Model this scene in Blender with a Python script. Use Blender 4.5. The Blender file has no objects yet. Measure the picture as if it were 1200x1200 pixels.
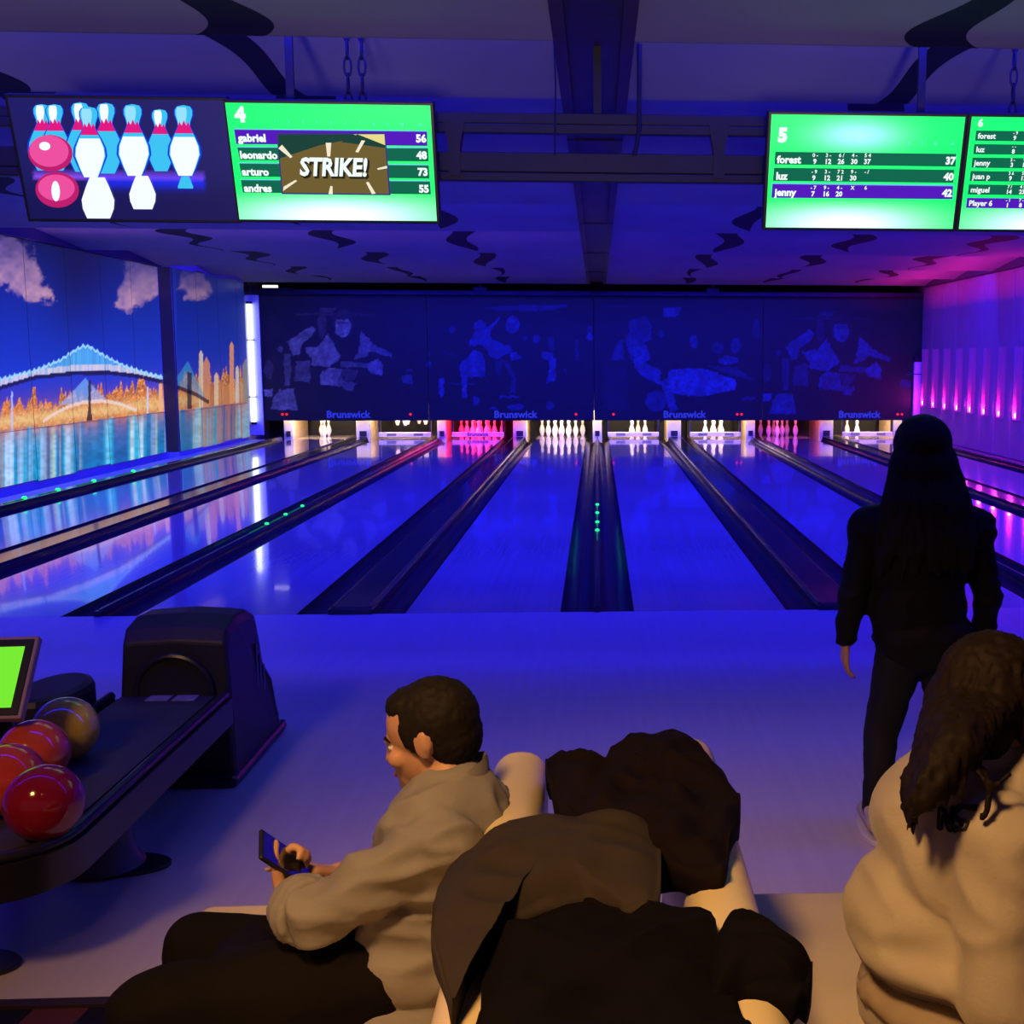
import bpy, bmesh, math, random
import numpy as np
from mathutils import Vector, Matrix, noise
random.seed(7)
SC = bpy.context.scene
COL = SC.collection
# ---------------------------------------------------------------- camera
FPX, PPX, PPY = 1408.34, 780.0, 600.0
PIT, YAW, ROLL = 0.127694, 0.056514, 0.002306
CAM = np.array([0.009644, -8.252638, 1.757024])
_F = np.array([math.sin(YAW)*math.cos(PIT), math.cos(YAW)*math.cos(PIT), -math.sin(PIT)])
_R = np.array([math.cos(YAW), -math.sin(YAW), 0.0]); _U = np.cross(_R, _F)
_R2 = math.cos(ROLL)*_R + math.sin(ROLL)*_U; _U2 = -math.sin(ROLL)*_R + math.cos(ROLL)*_U
def at(x, y, X=None, Y=None, Z=None):
    "point of the place seen at photo pixel x,y on the given world plane"
    d = _F + _R2*(x-PPX)/FPX + _U2*(PPY-y)/FPX
    t = (X-CAM[0])/d[0] if X is not None else (Y-CAM[1])/d[1] if Y is not None else (Z-CAM[2])/d[2]
    return Vector(CAM + t*d)
def V(x, y, Y): return at(x, y, Y=Y)
def pj(P):
    d = np.asarray(P)-CAM; z = d@_F
    return PPX+FPX*(d@_R2)/z, PPY-FPX*(d@_U2)/z
cam = bpy.data.cameras.new('camera'); camo = bpy.data.objects.new('camera', cam); COL.objects.link(camo)
cam.sensor_width = 36; cam.sensor_fit = 'HORIZONTAL'; cam.lens = FPX*36/1200; cam.shift_x = (600-PPX)/1200
cam.clip_start = .05; cam.clip_end = 200
camo.matrix_world = Matrix(((_R2[0], _U2[0], -_F[0], CAM[0]), (_R2[1], _U2[1], -_F[1], CAM[1]), (_R2[2], _U2[2], -_F[2], CAM[2]), (0, 0, 0, 1)))
SC.camera = camo
# ---------------------------------------------------------------- world, view, lights
w = bpy.data.worlds.new('world'); SC.world = w; w.use_nodes = True
w.node_tree.nodes['Background'].inputs[0].default_value = (.30, .15, .26, 1)
w.node_tree.nodes['Background'].inputs[1].default_value = .22
vs = SC.view_settings; vs.view_transform = 'Standard'; vs.look = 'None'; vs.gamma = 1; vs.exposure = 0.0; vs.use_curve_mapping = False
SC.cycles.use_denoising = True
def area(name, loc, direction, sx, sy, col, energy, spread=180):
    l = bpy.data.lights.new(name, 'AREA'); l.shape = 'RECTANGLE'; l.size = sx; l.size_y = sy; l.color = col; l.energy = energy; l.spread = math.radians(spread)
    o = bpy.data.objects.new(name, l); COL.objects.link(o); o.location = loc
    o.rotation_euler = Vector(direction).to_track_quat('-Z', 'Y').to_euler(); return o
EDGES = [-4.3, -2.1, -.75, 1.5, 4.3, 7.0, 10.1, 13.1, 15.4, 17.6]      # lower edges of the ceiling steps
CZ, CSTEP = 3.30, .28
BLUE = (.012, .012, 1.0)
BLUE_E = [75, 105, 250, 450, 460, 420, 360, 260, 70, 0]
for i, y in enumerate(EDGES):                                            # blue led battens on the hidden back of every ceiling step
    if not BLUE_E[i]: continue
    for s in (-1, 1):
        area('blue_led_batten', (s*3.4, y+.06, CZ+.17), (0, .55, -.8), 6.4, .14, BLUE, BLUE_E[i])
area('magenta_led_batten', (6.35, 13.6, 2.75), (.0, 0, 1), .5, 7.5, (1, .02, .36), 42)
area('violet_led_batten', (-7.0, 8.5, 3.05), (.15, 0, 1), .12, 14, (.50, .16, 1), 16)
def spot(name, loc, tgt, col, energy, angle, blend=.8, r=.25):
    l = bpy.data.lights.new(name, 'SPOT'); l.color = col; l.energy = energy; l.spot_size = math.radians(angle); l.spot_blend = blend; l.shadow_soft_size = r
    o = bpy.data.objects.new(name, l); COL.objects.link(o); o.location = loc
    o.rotation_euler = (Vector(tgt)-Vector(loc)).to_track_quat('-Z', 'Y').to_euler(); return o
WARM = (1.0, .53, .18)
spot('seating_downlight', (-.62, -7.6, 3.05), (.2, -6.1, .5), WARM, 300, 66, .75, .2)
spot('seating_downlight', (-2.4, -7.4, 3.1), (-1.6, -5.4, 0), WARM, 165, 84, 1, .3)
for q in (-4.6, -2.3, 0, 2.3, 4.6): spot('near_ceiling_fill', (q*.6, -10.6, .8), (q, -1.3, 3.5), (1, .70, .82), 860, 21, .8, .45)  # added spots out of view behind the camera, brightening the near ceiling
# ---------------------------------------------------------------- materials
def lin(c):
    return tuple(((v/255+.055)/1.055)**2.4 if v/255 > .04045 else v/255/12.92 for v in c)
MATS = {}
def mat(name, col=(.5,.5,.5), rough=.5, metal=0, spec=.5, emit=None, estr=1, noise_amt=0, nscale=8, bump=0, bscale=40, coat=0, coat_r=.05, attr=None, basek=1.0, stretch=None, sheen=0):
    if name in MATS: return MATS[name]
    m = bpy.data.materials.new(name); m.use_nodes = True; nt = m.node_tree; b = nt.nodes['Principled BSDF']; L = nt.links.new
    b.inputs['Base Color'].default_value = (*col, 1); b.inputs['Roughness'].default_value = rough; b.inputs['Metallic'].default_value = metal
    b.inputs['Specular IOR Level'].default_value = spec
    if coat: b.inputs['Coat Weight'].default_value = coat; b.inputs['Coat Roughness'].default_value = coat_r
    if sheen: b.inputs['Sheen Weight'].default_value = sheen
    if emit: b.inputs['Emission Color'].default_value = (*emit, 1); b.inputs['Emission Strength'].default_value = estr
    tc = nt.nodes.new('ShaderNodeTexCoord'); vec = tc.outputs['Object']
    if stretch:
        mp = nt.nodes.new('ShaderNodeMapping'); mp.inputs['Scale'].default_value = stretch; L(vec, mp.inputs[0]); vec = mp.outputs[0]
    if noise_amt:
        n = nt.nodes.new('ShaderNodeTexNoise'); n.inputs['Scale'].default_value = nscale; n.inputs['Detail'].default_value = 5; L(vec, n.inputs[0])
        r = nt.nodes.new('ShaderNodeMapRange'); r.inputs[1].default_value = .25; r.inputs[2].default_value = .75; r.inputs[3].default_value = 1-noise_amt; r.inputs[4].default_value = 1+noise_amt; L(n.outputs[0], r.inputs[0])
        x = nt.nodes.new('ShaderNodeMix'); x.data_type = 'RGBA'; x.blend_type = 'MULTIPLY'; x.inputs[0].default_value = 1; x.inputs[6].default_value = (*col, 1); L(r.outputs[0], x.inputs[7]); L(x.outputs[2], b.inputs['Base Color'])
    if bump:
        n = nt.nodes.new('ShaderNodeTexNoise'); n.inputs['Scale'].default_value = bscale; n.inputs['Detail'].default_value = 4; L(vec, n.inputs[0])
        bm_ = nt.nodes.new('ShaderNodeBump'); bm_.inputs['Strength'].default_value = bump; bm_.inputs['Distance'].default_value = .01; L(n.outputs[0], bm_.inputs['Height']); L(bm_.outputs[0], b.inputs['Normal'])
    if attr:
        a = nt.nodes.new('ShaderNodeAttribute'); a.attribute_name = attr
        xk = nt.nodes.new('ShaderNodeMix'); xk.data_type = 'RGBA'; xk.blend_type = 'MULTIPLY'; xk.inputs[0].default_value = 1; xk.inputs[7].default_value = (basek,basek,basek,1); L(a.outputs[0], xk.inputs[6]); L(xk.outputs[2], b.inputs['Base Color'])
        if estr: L(a.outputs[0], b.inputs['Emission Color']); b.inputs['Emission Strength'].default_value = estr
    MATS[name] = m; return m
def glow(name, rgb, k=1.0):
    c = lin(rgb); return mat(name, (0, 0, 0), .6, 0, .1, emit=c, estr=k)
# ---------------------------------------------------------------- mesh helpers
class MB:
    def __init__(s): s.v = []; s.f = []
    def add(s, vs, fs):
        o = len(s.v); s.v += [tuple(p) for p in vs]; s.f += [tuple(o+i for i in f) for f in fs]; return s
    def box(s, x0, x1, y0, y1, z0, z1):
        return s.add([(x0,y0,z0),(x1,y0,z0),(x1,y1,z0),(x0,y1,z0),(x0,y0,z1),(x1,y0,z1),(x1,y1,z1),(x0,y1,z1)],
                     [(3,2,1,0),(4,5,6,7),(0,1,5,4),(1,2,6,5),(2,3,7,6),(3,0,4,7)])
    def tube(s, pts, rad, n=8, closed=False, cap=True):
        pts = [Vector(p) for p in pts]; rad = rad if isinstance(rad, (list, tuple)) else [rad]*len(pts)
        rings = []; up = None; N = len(pts)
        for i, p in enumerate(pts):
            if closed: d = pts[(i+1) % N]-pts[i-1]
            else: d = (pts[min(i+1, N-1)]-pts[max(i-1, 0)])
            d.normalize()
            if up is None: up = Vector((0,0,1)) if abs(d.z) < .9 else Vector((1,0,0))
            a = d.cross(up); a.normalize(); b = a.cross(d); up = b
            rings.append([p+(a*math.cos(2*math.pi*k/n)+b*math.sin(2*math.pi*k/n))*rad[i] for k in range(n)])
        vs = [q for r in rings for q in r]; fs = []
        for i in range(N if closed else N-1):
            j = (i+1) % N
            for k in range(n): fs.append((i*n+k, i*n+(k+1) % n, j*n+(k+1) % n, j*n+k))
        if cap and not closed: fs += [tuple(range(n))[::-1], tuple((N-1)*n+k for k in range(n))]
        return s.add(vs, fs)
    def ell(s, c, r, M=None, n=16, m=10):
        vs = []; fs = []; c = Vector(c); r = Vector(r) if hasattr(r, '__len__') else Vector((r, r, r))
        for i in range(m+1):
            t = math.pi*i/m
            for k in range(n):
                a = 2*math.pi*k/n; q = Vector((r.x*math.sin(t)*math.cos(a), r.y*math.sin(t)*math.sin(a), r.z*math.cos(t)))
                vs.append(c+(M@q if M else q))
        for i in range(m):
            for k in range(n): fs.append((i*n+k, (i+1)*n+k, (i+1)*n+(k+1) % n, i*n+(k+1) % n))
        return s.add(vs, fs)
    def cap(s, p0, r0, p1, r1):
        s.ell(p0, r0, n=14, m=8); s.ell(p1, r1, n=14, m=8); return s.tube([p0, p1], [r0, r1], 14)
    def prism(s, poly, f0, f1):
        "poly: list of 2d points, f0/f1 map a 2d point to 3d for both faces"
        n = len(poly); return s.add([f0(p) for p in poly]+[f1(p) for p in poly],
            [tuple(range(n))[::-1], tuple(n+i for i in range(n))]+[(i, (i+1) % n, n+(i+1) % n, n+i) for i in range(n)])
    def lathe(s, prof, n=16, c=(0,0,0)):
        vs = [(c[0]+r*math.cos(2*math.pi*k/n), c[1]+r*math.sin(2*math.pi*k/n), c[2]+z) for r, z in prof for k in range(n)]
        fs = [(i*n+k, i*n+(k+1) % n, (i+1)*n+(k+1) % n, (i+1)*n+k) for i in range(len(prof)-1) for k in range(n)]
        return s.add(vs, fs)
    def mesh(s, name):
        me = bpy.data.meshes.new(name); me.from_pydata(s.v, [], s.f); me.update()
        bm = bmesh.new(); bm.from_mesh(me); bmesh.ops.recalc_face_normals(bm, faces=bm.faces); bm.to_mesh(me); bm.free(); return me
def setp(o, label=None, cat=None, group=None, kind=None):
    if label: o['label'] = label
    if cat: o['category'] = cat
    if group: o['group'] = group
    if kind: o['kind'] = kind
    return o
def link(name, me, m, parent=None, smooth=False, angle=None):
    o = bpy.data.objects.new(name, me); COL.objects.link(o)
    if m is not None: me.materials.clear(); me.materials.append(m)
    if smooth: me.polygons.foreach_set('use_smooth', [True]*len(me.polygons))
    if parent is not None:
        o.parent = parent; p = parent; off = Vector((0,0,0))
        while p is not None: off += p.location; p = p.parent
        me.transform(Matrix.Translation(-off))
    return o
def obj(name, mb, m, parent=None, smooth=False, bevel=0, seg=2):
    me = mb.mesh(name)
    if bevel:
        bm = bmesh.new(); bm.from_mesh(me); es = [e for e in bm.edges if e.is_manifold and e.calc_face_angle(0) > .5]
        bmesh.ops.bevel(bm, geom=es, offset=bevel, segments=seg, profile=.5, affect='EDGES', clamp_overlap=True); bm.to_mesh(me); bm.free()
    o = link(name, me, m, parent, smooth)
    if smooth:
        try:
            bm = bmesh.new(); bm.from_mesh(me)
            for e in bm.edges:
                if e.is_manifold and e.calc_face_angle(0) > .7: e.smooth = False
            bm.to_mesh(me); bm.free()
        except Exception: pass
    return o
def empty(name, loc, label=None, cat=None, group=None, kind=None):
    o = bpy.data.objects.new(name, None); COL.objects.link(o); o.location = loc; o.empty_display_size = .1
    return setp(o, label, cat, group, kind)
def struct(name, mb, m, **k): return setp(obj(name, mb, m, **k), kind='structure')
def bake(o):
    dg = bpy.context.evaluated_depsgraph_get(); me = bpy.data.meshes.new_from_object(o.evaluated_get(dg)); return me
def remesh(mb, voxel, smooth_it=4, smooth_f=.5):
    me = mb.mesh('tmp'); o = bpy.data.objects.new('tmp', me); COL.objects.link(o)
    r = o.modifiers.new('r', 'REMESH'); r.mode = 'VOXEL'; r.voxel_size = voxel
    if smooth_it: s = o.modifiers.new('s', 'SMOOTH'); s.iterations = smooth_it; s.factor = smooth_f
    out = bake(o); bpy.data.objects.remove(o); bpy.data.meshes.remove(me); return out
def crumple(me, amp, sc=(9,9,9), seed=0, amp2=0, sc2=30):
    n = len(me.vertices); nr = [v.normal.copy() for v in me.vertices]
    for i, v in enumerate(me.vertices):
        p = v.co; q = Vector((p.x*sc[0]+seed, p.y*sc[1]+seed*.7, p.z*sc[2]))
        w_ = noise.noise_vector(q*.6)*.8
        a = 1-2*abs(noise.noise(q+w_)); d = amp*(a-.45)
        if amp2: d += amp2*noise.noise(p*sc2)
        v.co = p+nr[i]*d
    me.update(); return me
def text(body, name, m, parent, M, size, ax='LEFT', offset=0.0, extrude=.001, sx=1.0, shear=0.0):
    c = bpy.data.curves.new('t', 'FONT'); c.body = body; c.size = size; c.align_x = ax; c.align_y = 'CENTER'; c.offset = offset; c.extrude = extrude; c.resolution_u = 2; c.shear = shear
    o = bpy.data.objects.new('t', c); COL.objects.link(o); bpy.context.view_layer.update()
    me = bake(o); bpy.data.objects.remove(o); bpy.data.curves.remove(c)
    me.transform(M@Matrix.Diagonal((sx, 1, 1, 1))); return link(name, me, m, parent)
def inpoly(x, y, poly):
    r = np.zeros(x.shape, bool); n = len(poly)
    for i in range(n):
        x0, y0 = poly[i]; x1, y1 = poly[(i+1) % n]
        if y0 == y1: continue
        c = ((y0 > y) != (y1 > y)) & (x < (x1-x0)*(y-y0)/(y1-y0)+x0); r ^= c
    return r
def sstep(a, b, x): t = np.clip((x-a)/(b-a), 0, 1); return t*t*(3-2*t)
def vnoise(x, seed=0):
    xi = np.floor(x).astype(int); f = x-xi; f = f*f*(3-2*f)
    h = lambda k: np.modf(np.abs(np.sin((k+seed*17.3)*127.1)*43758.5453))[0]
    return h(xi)*(1-f)+h(xi+1)*f
def vnoise2(x, y, seed=0):
    xi = np.floor(x).astype(int); yi = np.floor(y).astype(int); f = x-xi; g = y-yi; f = f*f*(3-2*f); g = g*g*(3-2*g)
    h = lambda i, j: np.modf(np.abs(np.sin(i*127.1+j*311.7+seed*17.3)*43758.5453))[0]
    return (h(xi,yi)*(1-f)+h(xi+1,yi)*f)*(1-g)+(h(xi,yi+1)*(1-f)+h(xi+1,yi+1)*f)*g
def painted_grid(O, A, B, na, nb, th, paint):
    "thick sheet O + a*A + b*B, front face painted per vertex"
    O, A, B = Vector(O), Vector(A), Vector(B); N = A.cross(B).normalized()
    vs = [tuple(O+A*(i/na)+B*(j/nb)) for j in range(nb+1) for i in range(na+1)]
    fs = [(j*(na+1)+i, j*(na+1)+i+1, (j+1)*(na+1)+i+1, (j+1)*(na+1)+i) for j in range(nb) for i in range(na)]
    k = len(vs); cs = [O, O+A, O+A+B, O+B]; vs += [tuple(p) for p in cs]+[tuple(p-N*th) for p in cs]
    fs += [(k+4,k+7,k+6,k+5)]+[(k+i, k+4+i, k+4+(i+1) % 4, k+(i+1) % 4) for i in range(4)]
    me = bpy.data.meshes.new('grid'); me.from_pydata(vs, [], fs); me.update()
    P = np.array(vs); C = np.ones((len(vs), 4), np.float32); C[:k, :3] = paint(P[:k]); C[k:, :3] = .01
    a = me.color_attributes.new('print', 'FLOAT_COLOR', 'POINT'); a.data.foreach_set('color', C.ravel()); return me
def mixc(c, rgb, al):
    return c*(1-al[:, None])+np.array(lin(rgb))[None, :]*al[:, None]
# ================================================================ STRUCTURE
XL = 7.55; XW = 7.12                                                                # side walls
M_app = mat('approach_wood', (.55,.48,.46), .42, spec=.35, noise_amt=.06, nscale=3, stretch=(9, .5, 1), bump=.05, bscale=60, coat=.15, coat_r=.3)
def floor_material():
    m = bpy.data.materials.new('carpet'); m.use_nodes = True; nt = m.node_tree; b = nt.nodes['Principled BSDF']; L = nt.links.new
    tc = nt.nodes.new('ShaderNodeTexCoord'); v = nt.nodes.new('ShaderNodeTexVoronoi'); v.inputs['Scale'].default_value = 9; L(tc.outputs['Object'], v.inputs[0])
    r = nt.nodes.new('ShaderNodeValToRGB'); e = r.color_ramp; e.interpolation = 'CONSTANT'
    e.elements[0].color = (.008,.006,.02,1); e.elements[1].position = .55; e.elements[1].color = (.012,.02,.06,1)
    for p, c in ((.7, (.07,.1,.06,1)), (.8, (.08,.02,.03,1)), (.9, (.02,.015,.06,1))): q = e.elements.new(p); q.color = c
    s = nt.nodes.new('ShaderNodeSeparateColor'); L(v.outputs['Color'], s.inputs[0]); L(s.outputs[0], r.inputs[0]); L(r.outputs[0], b.inputs['Base Color']); b.inputs['Roughness'].default_value = .95; b.inputs['Specular IOR Level'].default_value = .1
    return m
fl = struct('floor', MB().box(-XL, XW, -5.05, -.02, -.12, 0), M_app)
struct('floor', MB().box(-XL, XW, -11, -5.09, -.12, -.005), floor_material())
setp(obj('trim_1', MB().box(-XL, XW, -5.09, -5.05, -.1, .004), mat('dark_trim', (.03,.015,.02), .5)), kind='structure')
struct('floor', MB().box(-XW-.4, XW+.4, -.02, 20.2, -.3, -.14), mat('subfloor', (.02,.02,.03), .8))
M_wall = mat('wall_paint', (.45,.40,.52), .7, noise_amt=.08, nscale=2)
struct('wall_left', MB().box(-XL-.3, -XL, -11, 20.2, -.14, 3.9), M_wall)
M_wallr = mat('wall_panel_paint', (.40,.22,.24), .6, noise_amt=.08, nscale=3)
struct('wall_right', MB().box(XW, XW+.3, -11, 20.2, -.14, 3.9), M_wallr)
struct('wall_back', MB().box(-XL, XW, 20.0, 20.2, -.14, 3.9), mat('back_wall', (.05,.05,.06), .8))
struct('pillar', MB().box(-XL, -7.31, 13.2, 17.45, -.14, 3.7), M_wall)
M_gapboard = mat('gap_board_dark', (.06,.05,.07), .7, noise_amt=.1)  # dark boards added to hide blue-lit wall gaps below the ceiling steps
struct('trim_2', MB().box(-XL, -XL+.10, -11, 17.4, CZ-.012, CZ+.31), M_gapboard)
struct('trim_3', MB().box(XW-.10, XW, -11, 17.9, CZ-.012, CZ+.31), M_gapboard)
# ceiling steps
def ceiling_material():
    m = bpy.data.materials.new('ceiling_print'); m.use_nodes = True; nt = m.node_tree; b = nt.nodes['Principled BSDF']; L = nt.links.new
    b.inputs['Roughness'].default_value = .75; b.inputs['Specular IOR Level'].default_value = .2
    g = nt.nodes.new('ShaderNodeNewGeometry'); s = nt.nodes.new('ShaderNodeSeparateXYZ'); L(g.outputs['Position'], s.inputs[0])
    def mth(op, a, bb=None):
        n = nt.nodes.new('ShaderNodeMath'); n.operation = op
        for k, q in enumerate((a, bb)):
            if q is None: continue
            if isinstance(q, (int, float)): n.inputs[k].default_value = q
            else: L(q, n.inputs[k])
        return n.outputs[0]
    at_ = nt.nodes.new('ShaderNodeAttribute'); at_.attribute_name = 'sd'; SD = at_.outputs['Fac']
    X = s.outputs[0]; Y = s.outputs[1]; ax = mth('ABSOLUTE', X); tot = None
    for c, ph, A in ((1.86, .3, .20), (3.65, 1.9, .22), (5.6, 3.4, .26)):
        t = mth('ADD', mth('MULTIPLY', Y, 3.3), ph); sn = mth('SINE', mth('ADD', t, mth('MULTIPLY', mth('SINE', t), .9)))
        near = mth('LESS_THAN', Y, -.72); fr = mth('SUBTRACT', 1, mth('MULTIPLY', SD, .66)); fr2 = mth('MULTIPLY', fr, mth('ABSOLUTE', fr))
        far_off = mth('MULTIPLY', mth('SINE', mth('ADD', mth('MULTIPLY', fr, 3.6), mth('MULTIPLY', Y, 1.1+ph))), A*.5)
        off = mth('ADD', mth('MULTIPLY', mth('MULTIPLY', sn, A), near), mth('MULTIPLY', far_off, mth('SUBTRACT', 1, near)))
        d = mth('ABSOLUTE', mth('SUBTRACT', mth('SUBTRACT', ax, c), off))
        wn = mth('ADD', mth('MULTIPLY', mth('COSINE', t), .045), .12); wf = mth('ADD', mth('SUBTRACT', .17, mth('MULTIPLY', fr2, .19)), mth('MULTIPLY', mth('SINE', mth('ADD', mth('MULTIPLY', Y, 4.1), ph)), .035))
        wd = mth('ADD', mth('MULTIPLY', wn, near), mth('MULTIPLY', wf, mth('SUBTRACT', 1, near))); k = mth('LESS_THAN', d, wd)
        tot = k if tot is None else mth('MAXIMUM', tot, k)
    n = nt.nodes.new('ShaderNodeTexNoise'); n.inputs['Scale'].default_value = 1.2; L(g.outputs['Position'], n.inputs[0])
    r = nt.nodes.new('ShaderNodeMapRange'); r.inputs[3].default_value = .20; r.inputs[4].default_value = .28; L(n.outputs[0], r.inputs[0])
    x = nt.nodes.new('ShaderNodeMix'); x.data_type = 'RGBA'; L(tot, x.inputs[0]); L(r.outputs[0], x.inputs[6]); x.inputs[7].default_value = (.012,.014,.016,1); L(x.outputs[2], b.inputs['Base Color'])
    return m
M_ceil = ceiling_material()
ce = empty('ceiling', (0, 6, CZ+CSTEP+.06), kind='structure')
obj('ceiling_slab', MB().box(-XW-.3, XW+.3, -11, 20.2, CZ+CSTEP+.06, CZ+CSTEP+.2), mat('slab', (.1,.1,.12), .9), ce)
prev = -11
for i, y in enumerate(EDGES):
    for s in (-1, 1):
        a, b = (.2, XW) if s > 0 else (-XL, -.2)
        zt = CZ+CSTEP if i else CZ+.1
        mb = MB().add([(a,prev,zt),(b,prev,zt),(b,y,CZ),(a,y,CZ),(a,prev,zt+.03),(b,prev,zt+.03),(b,y,CZ+.03),(a,y,CZ+.03)],
                      [(0,1,2,3),(4,7,6,5),(0,4,5,1),(1,5,6,2),(2,6,7,3),(3,7,4,0)])
        mb.box(a, b, y-.001, y+.025, CZ, CZ+CSTEP+.05)
        po = obj('ceiling_panel', mb, M_ceil, ce); sa = po.data.attributes.new('sd', 'FLOAT', 'POINT'); sa.data.foreach_set('value', [max(0, y-(v.co.y+6)) for v in po.data.vertices])
    prev = y+.025
# ================================================================ LANES
LANE_W = 1.066; NAR = .515; WID = .745
edges = []; x = NAR/2; divs = [(0.0, NAR)]
lanes = []
for k in range(4):
    lanes.append((x, x+LANE_W)); x += LANE_W
    wd_ = WID if k % 2 == 0 else NAR
    if k < 3: divs.append((x+wd_/2, wd_)); x += wd_
LX = x                                                                    # outer lane edge
lane_list = [(-b, -a) for a, b in reversed(lanes)]+lanes
def lane_material():
    m = bpy.data.materials.new('lane_maple'); m.use_nodes = True; nt = m.node_tree; b = nt.nodes['Principled BSDF']; L = nt.links.new
    tc = nt.nodes.new('ShaderNodeTexCoord'); mp = nt.nodes.new('ShaderNodeMapping'); mp.inputs['Scale'].default_value = (37, .35, 1); L(tc.outputs['Object'], mp.inputs[0])
    n = nt.nodes.new('ShaderNodeTexNoise'); n.inputs['Scale'].default_value = 1; n.inputs['Detail'].default_value = 3; L(mp.outputs[0], n.inputs[0])
    r = nt.nodes.new('ShaderNodeValToRGB'); r.color_ramp.elements[0].color = (.42,.33,.3,1); r.color_ramp.elements[1].color = (.62,.52,.5,1); L(n.outputs[0], r.inputs[0]); L(r.outputs[0], b.inputs['Base Color'])
    b.inputs['Roughness'].default_value = .11; b.inputs['Specular IOR Level'].default_value = .6
    b.inputs['Coat Weight'].default_value = .6; b.inputs['Coat Roughness'].default_value = .035
    return m
M_lane = lane_material()
ordn = ['leftmost lane beside the city mural', 'second lane from the mural wall', 'third lane from the mural wall, with red lit pins', 'lane just left of the centre gutters, ending at a full rack',
        'lane just right of the centre gutters', 'lane beside the black clad standing woman, ending at five pins', 'lane behind the standing woman, second from the lilac wall', 'rightmost lane beside the lilac wall with uplights']
for i, (a, b) in enumerate(lane_list):
    o = obj('bowling_lane', MB().box(a, b, -.02, 19.35, -.13, 0), M_lane); setp(o, 'polished wooden '+ordn[i], 'bowling lane', 'bowling lanes')
M_gut = mat('gutter_plastic', (.012,.012,.018), .22, spec=.5, noise_amt=.3, nscale=5)
M_cap = mat('cap_black', (.014,.013,.018), .16, spec=.6, coat=.5, coat_r=.06, noise_amt=.3, nscale=4)
M_steel = mat('dark_steel', (.035,.035,.045), .35, metal=.6, noise_amt=.2, nscale=10)
def gutter(x0, x1, y0, y1):
    mb = MB(); n = 10; cx = (x0+x1)/2; r = (x1-x0)/2; pts = [(x0, .0)]+[(cx-r*.96*math.cos(math.pi*k/n), -.095*math.sin(math.pi*k/n)) for k in range(n+1)]+[(x1, .0)]
    prof = pts+[(x1, -.125), (x0, -.125)]
    return mb.prism(prof, lambda p: (p[0], y0, p[1]), lambda p: (p[0], y1, p[1]))
M_green = glow('green_led', (40,255,140), 1.6); M_green2 = glow('green_led_trail', (10,150,80), .5)
dnames = {0: 'centre', 1: 'first', 2: 'second', 3: 'third'}
def divider(xc, wd_, label, knob=True, leds=None):
    t = empty('lane_divider', (xc, 0, 0), label, 'lane divider', 'lane dividers')
    g = .235; obj('gutter', gutter(xc-wd_/2, xc-wd_/2+g, 0, 18.0), M_gut, t, smooth=True); obj('gutter', gutter(xc+wd_/2-g, xc+wd_/2, 0, 18.0), M_gut, t, smooth=True)
    c0, c1 = xc-wd_/2+g, xc+wd_/2-g; cw = c1-c0; mb = MB()
    h = .045; prof = [(c0, -.125), (c0, .012), (c0+min(.02, cw*.3), h), (c1-min(.02, cw*.3), h), (c1, .012), (c1, -.125)]
    mb.prism(prof, lambda p: (p[0], .0, p[1]), lambda p: (p[0], 18.0, p[1])); obj('cap', mb, M_cap, t, bevel=.004)
    if wd_ > .6:
        for s in (c0+.012, c1-.012): obj('rail', MB().tube([(s, .02, h-.004), (s, 18, h-.004)], .009, 8), M_steel, t, smooth=True)
    e = MB(); e.box(xc-cw/2*1.1, xc+cw/2*1.1, -.05, .03, 0, h*.9); obj('end_cap', e, M_gut, t, bevel=.01)
    if leds:
        for y in leds:
            b = MB(); b.lathe([(0, 0), (.02, .002), (.022, .012), (.014, .022), (0, .024)], 10, (xc, y, h)); obj('marker_light', b, M_green, t, smooth=True)
            b = MB(); b.box(xc-.005, xc+.005, y-.62, y-.03, h, h+.006); obj('light_strip', b, M_green2, t)
    return t
LEDY = [4.2, 4.95, 5.7]
lab = {(-1, 1): 'wide black gutter divider between the ball return hood and the full rack lane', (-1, 2): 'narrow black gutter divider with green lights, left of the ball return hood',
       (-1, 3): 'wide black gutter divider reflecting the mural, first from the mural wall', (1, 1): 'wide black gutter divider ending beside the standing woman',
       (1, 2): 'narrow black gutter divider with green lights, right half of the lanes', (1, 3): 'wide black gutter divider nearest the lilac wall'}
divider(0, NAR, 'narrow black gutter divider with green lights, in the middle of the hall', leds=[3.6, 4.2, 4.95, 5.7])
for s in (-1, 1):
    for k in (1, 2, 3): divider(s*divs[k][0], divs[k][1], lab[(s, k)], leds=LEDY if k == 2 else None)
for s in (-1, 1):
    t = empty('lane_divider', (s*(LX+.2), 0, 0), 'black outer gutter with green lights along the mural wall' if s < 0 else 'black outer gutter along the lilac wall', 'lane divider', 'lane dividers')
    a, b = sorted((s*LX, s*(LX+.235))); obj('gutter', gutter(a, b, 0, 18.0), M_gut, t, smooth=True)
    a, b = sorted((s*(LX+.235), s*(LX+.36))); obj('cap', MB().box(a, b, 0, 18.0, -.13, .07), M_cap, t, bevel=.01)
    a, b = sorted((s*(LX+.36), s*(XW-.035) if s > 0 else -7.30)); obj('ledge', MB().box(a, b, 0, 17.45 if s < 0 else 17.9, -.13, .03), M_wall if s < 0 else M_wallr, t)
    if s < 0:
        for y in (6.4, 7.3, 8.4, 9.8):
            xx = -(LX+.30); bb = MB().lathe([(0, 0), (.03, .002), (.032, .014), (.02, .03), (0, .032)], 10, (xx, y, .07)); obj('marker_light', bb, M_green, t, smooth=True)
            obj('light_strip', MB().box(xx-.008, xx+.008, y-.5, y-.04, .07, .078), M_green2, t)
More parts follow.
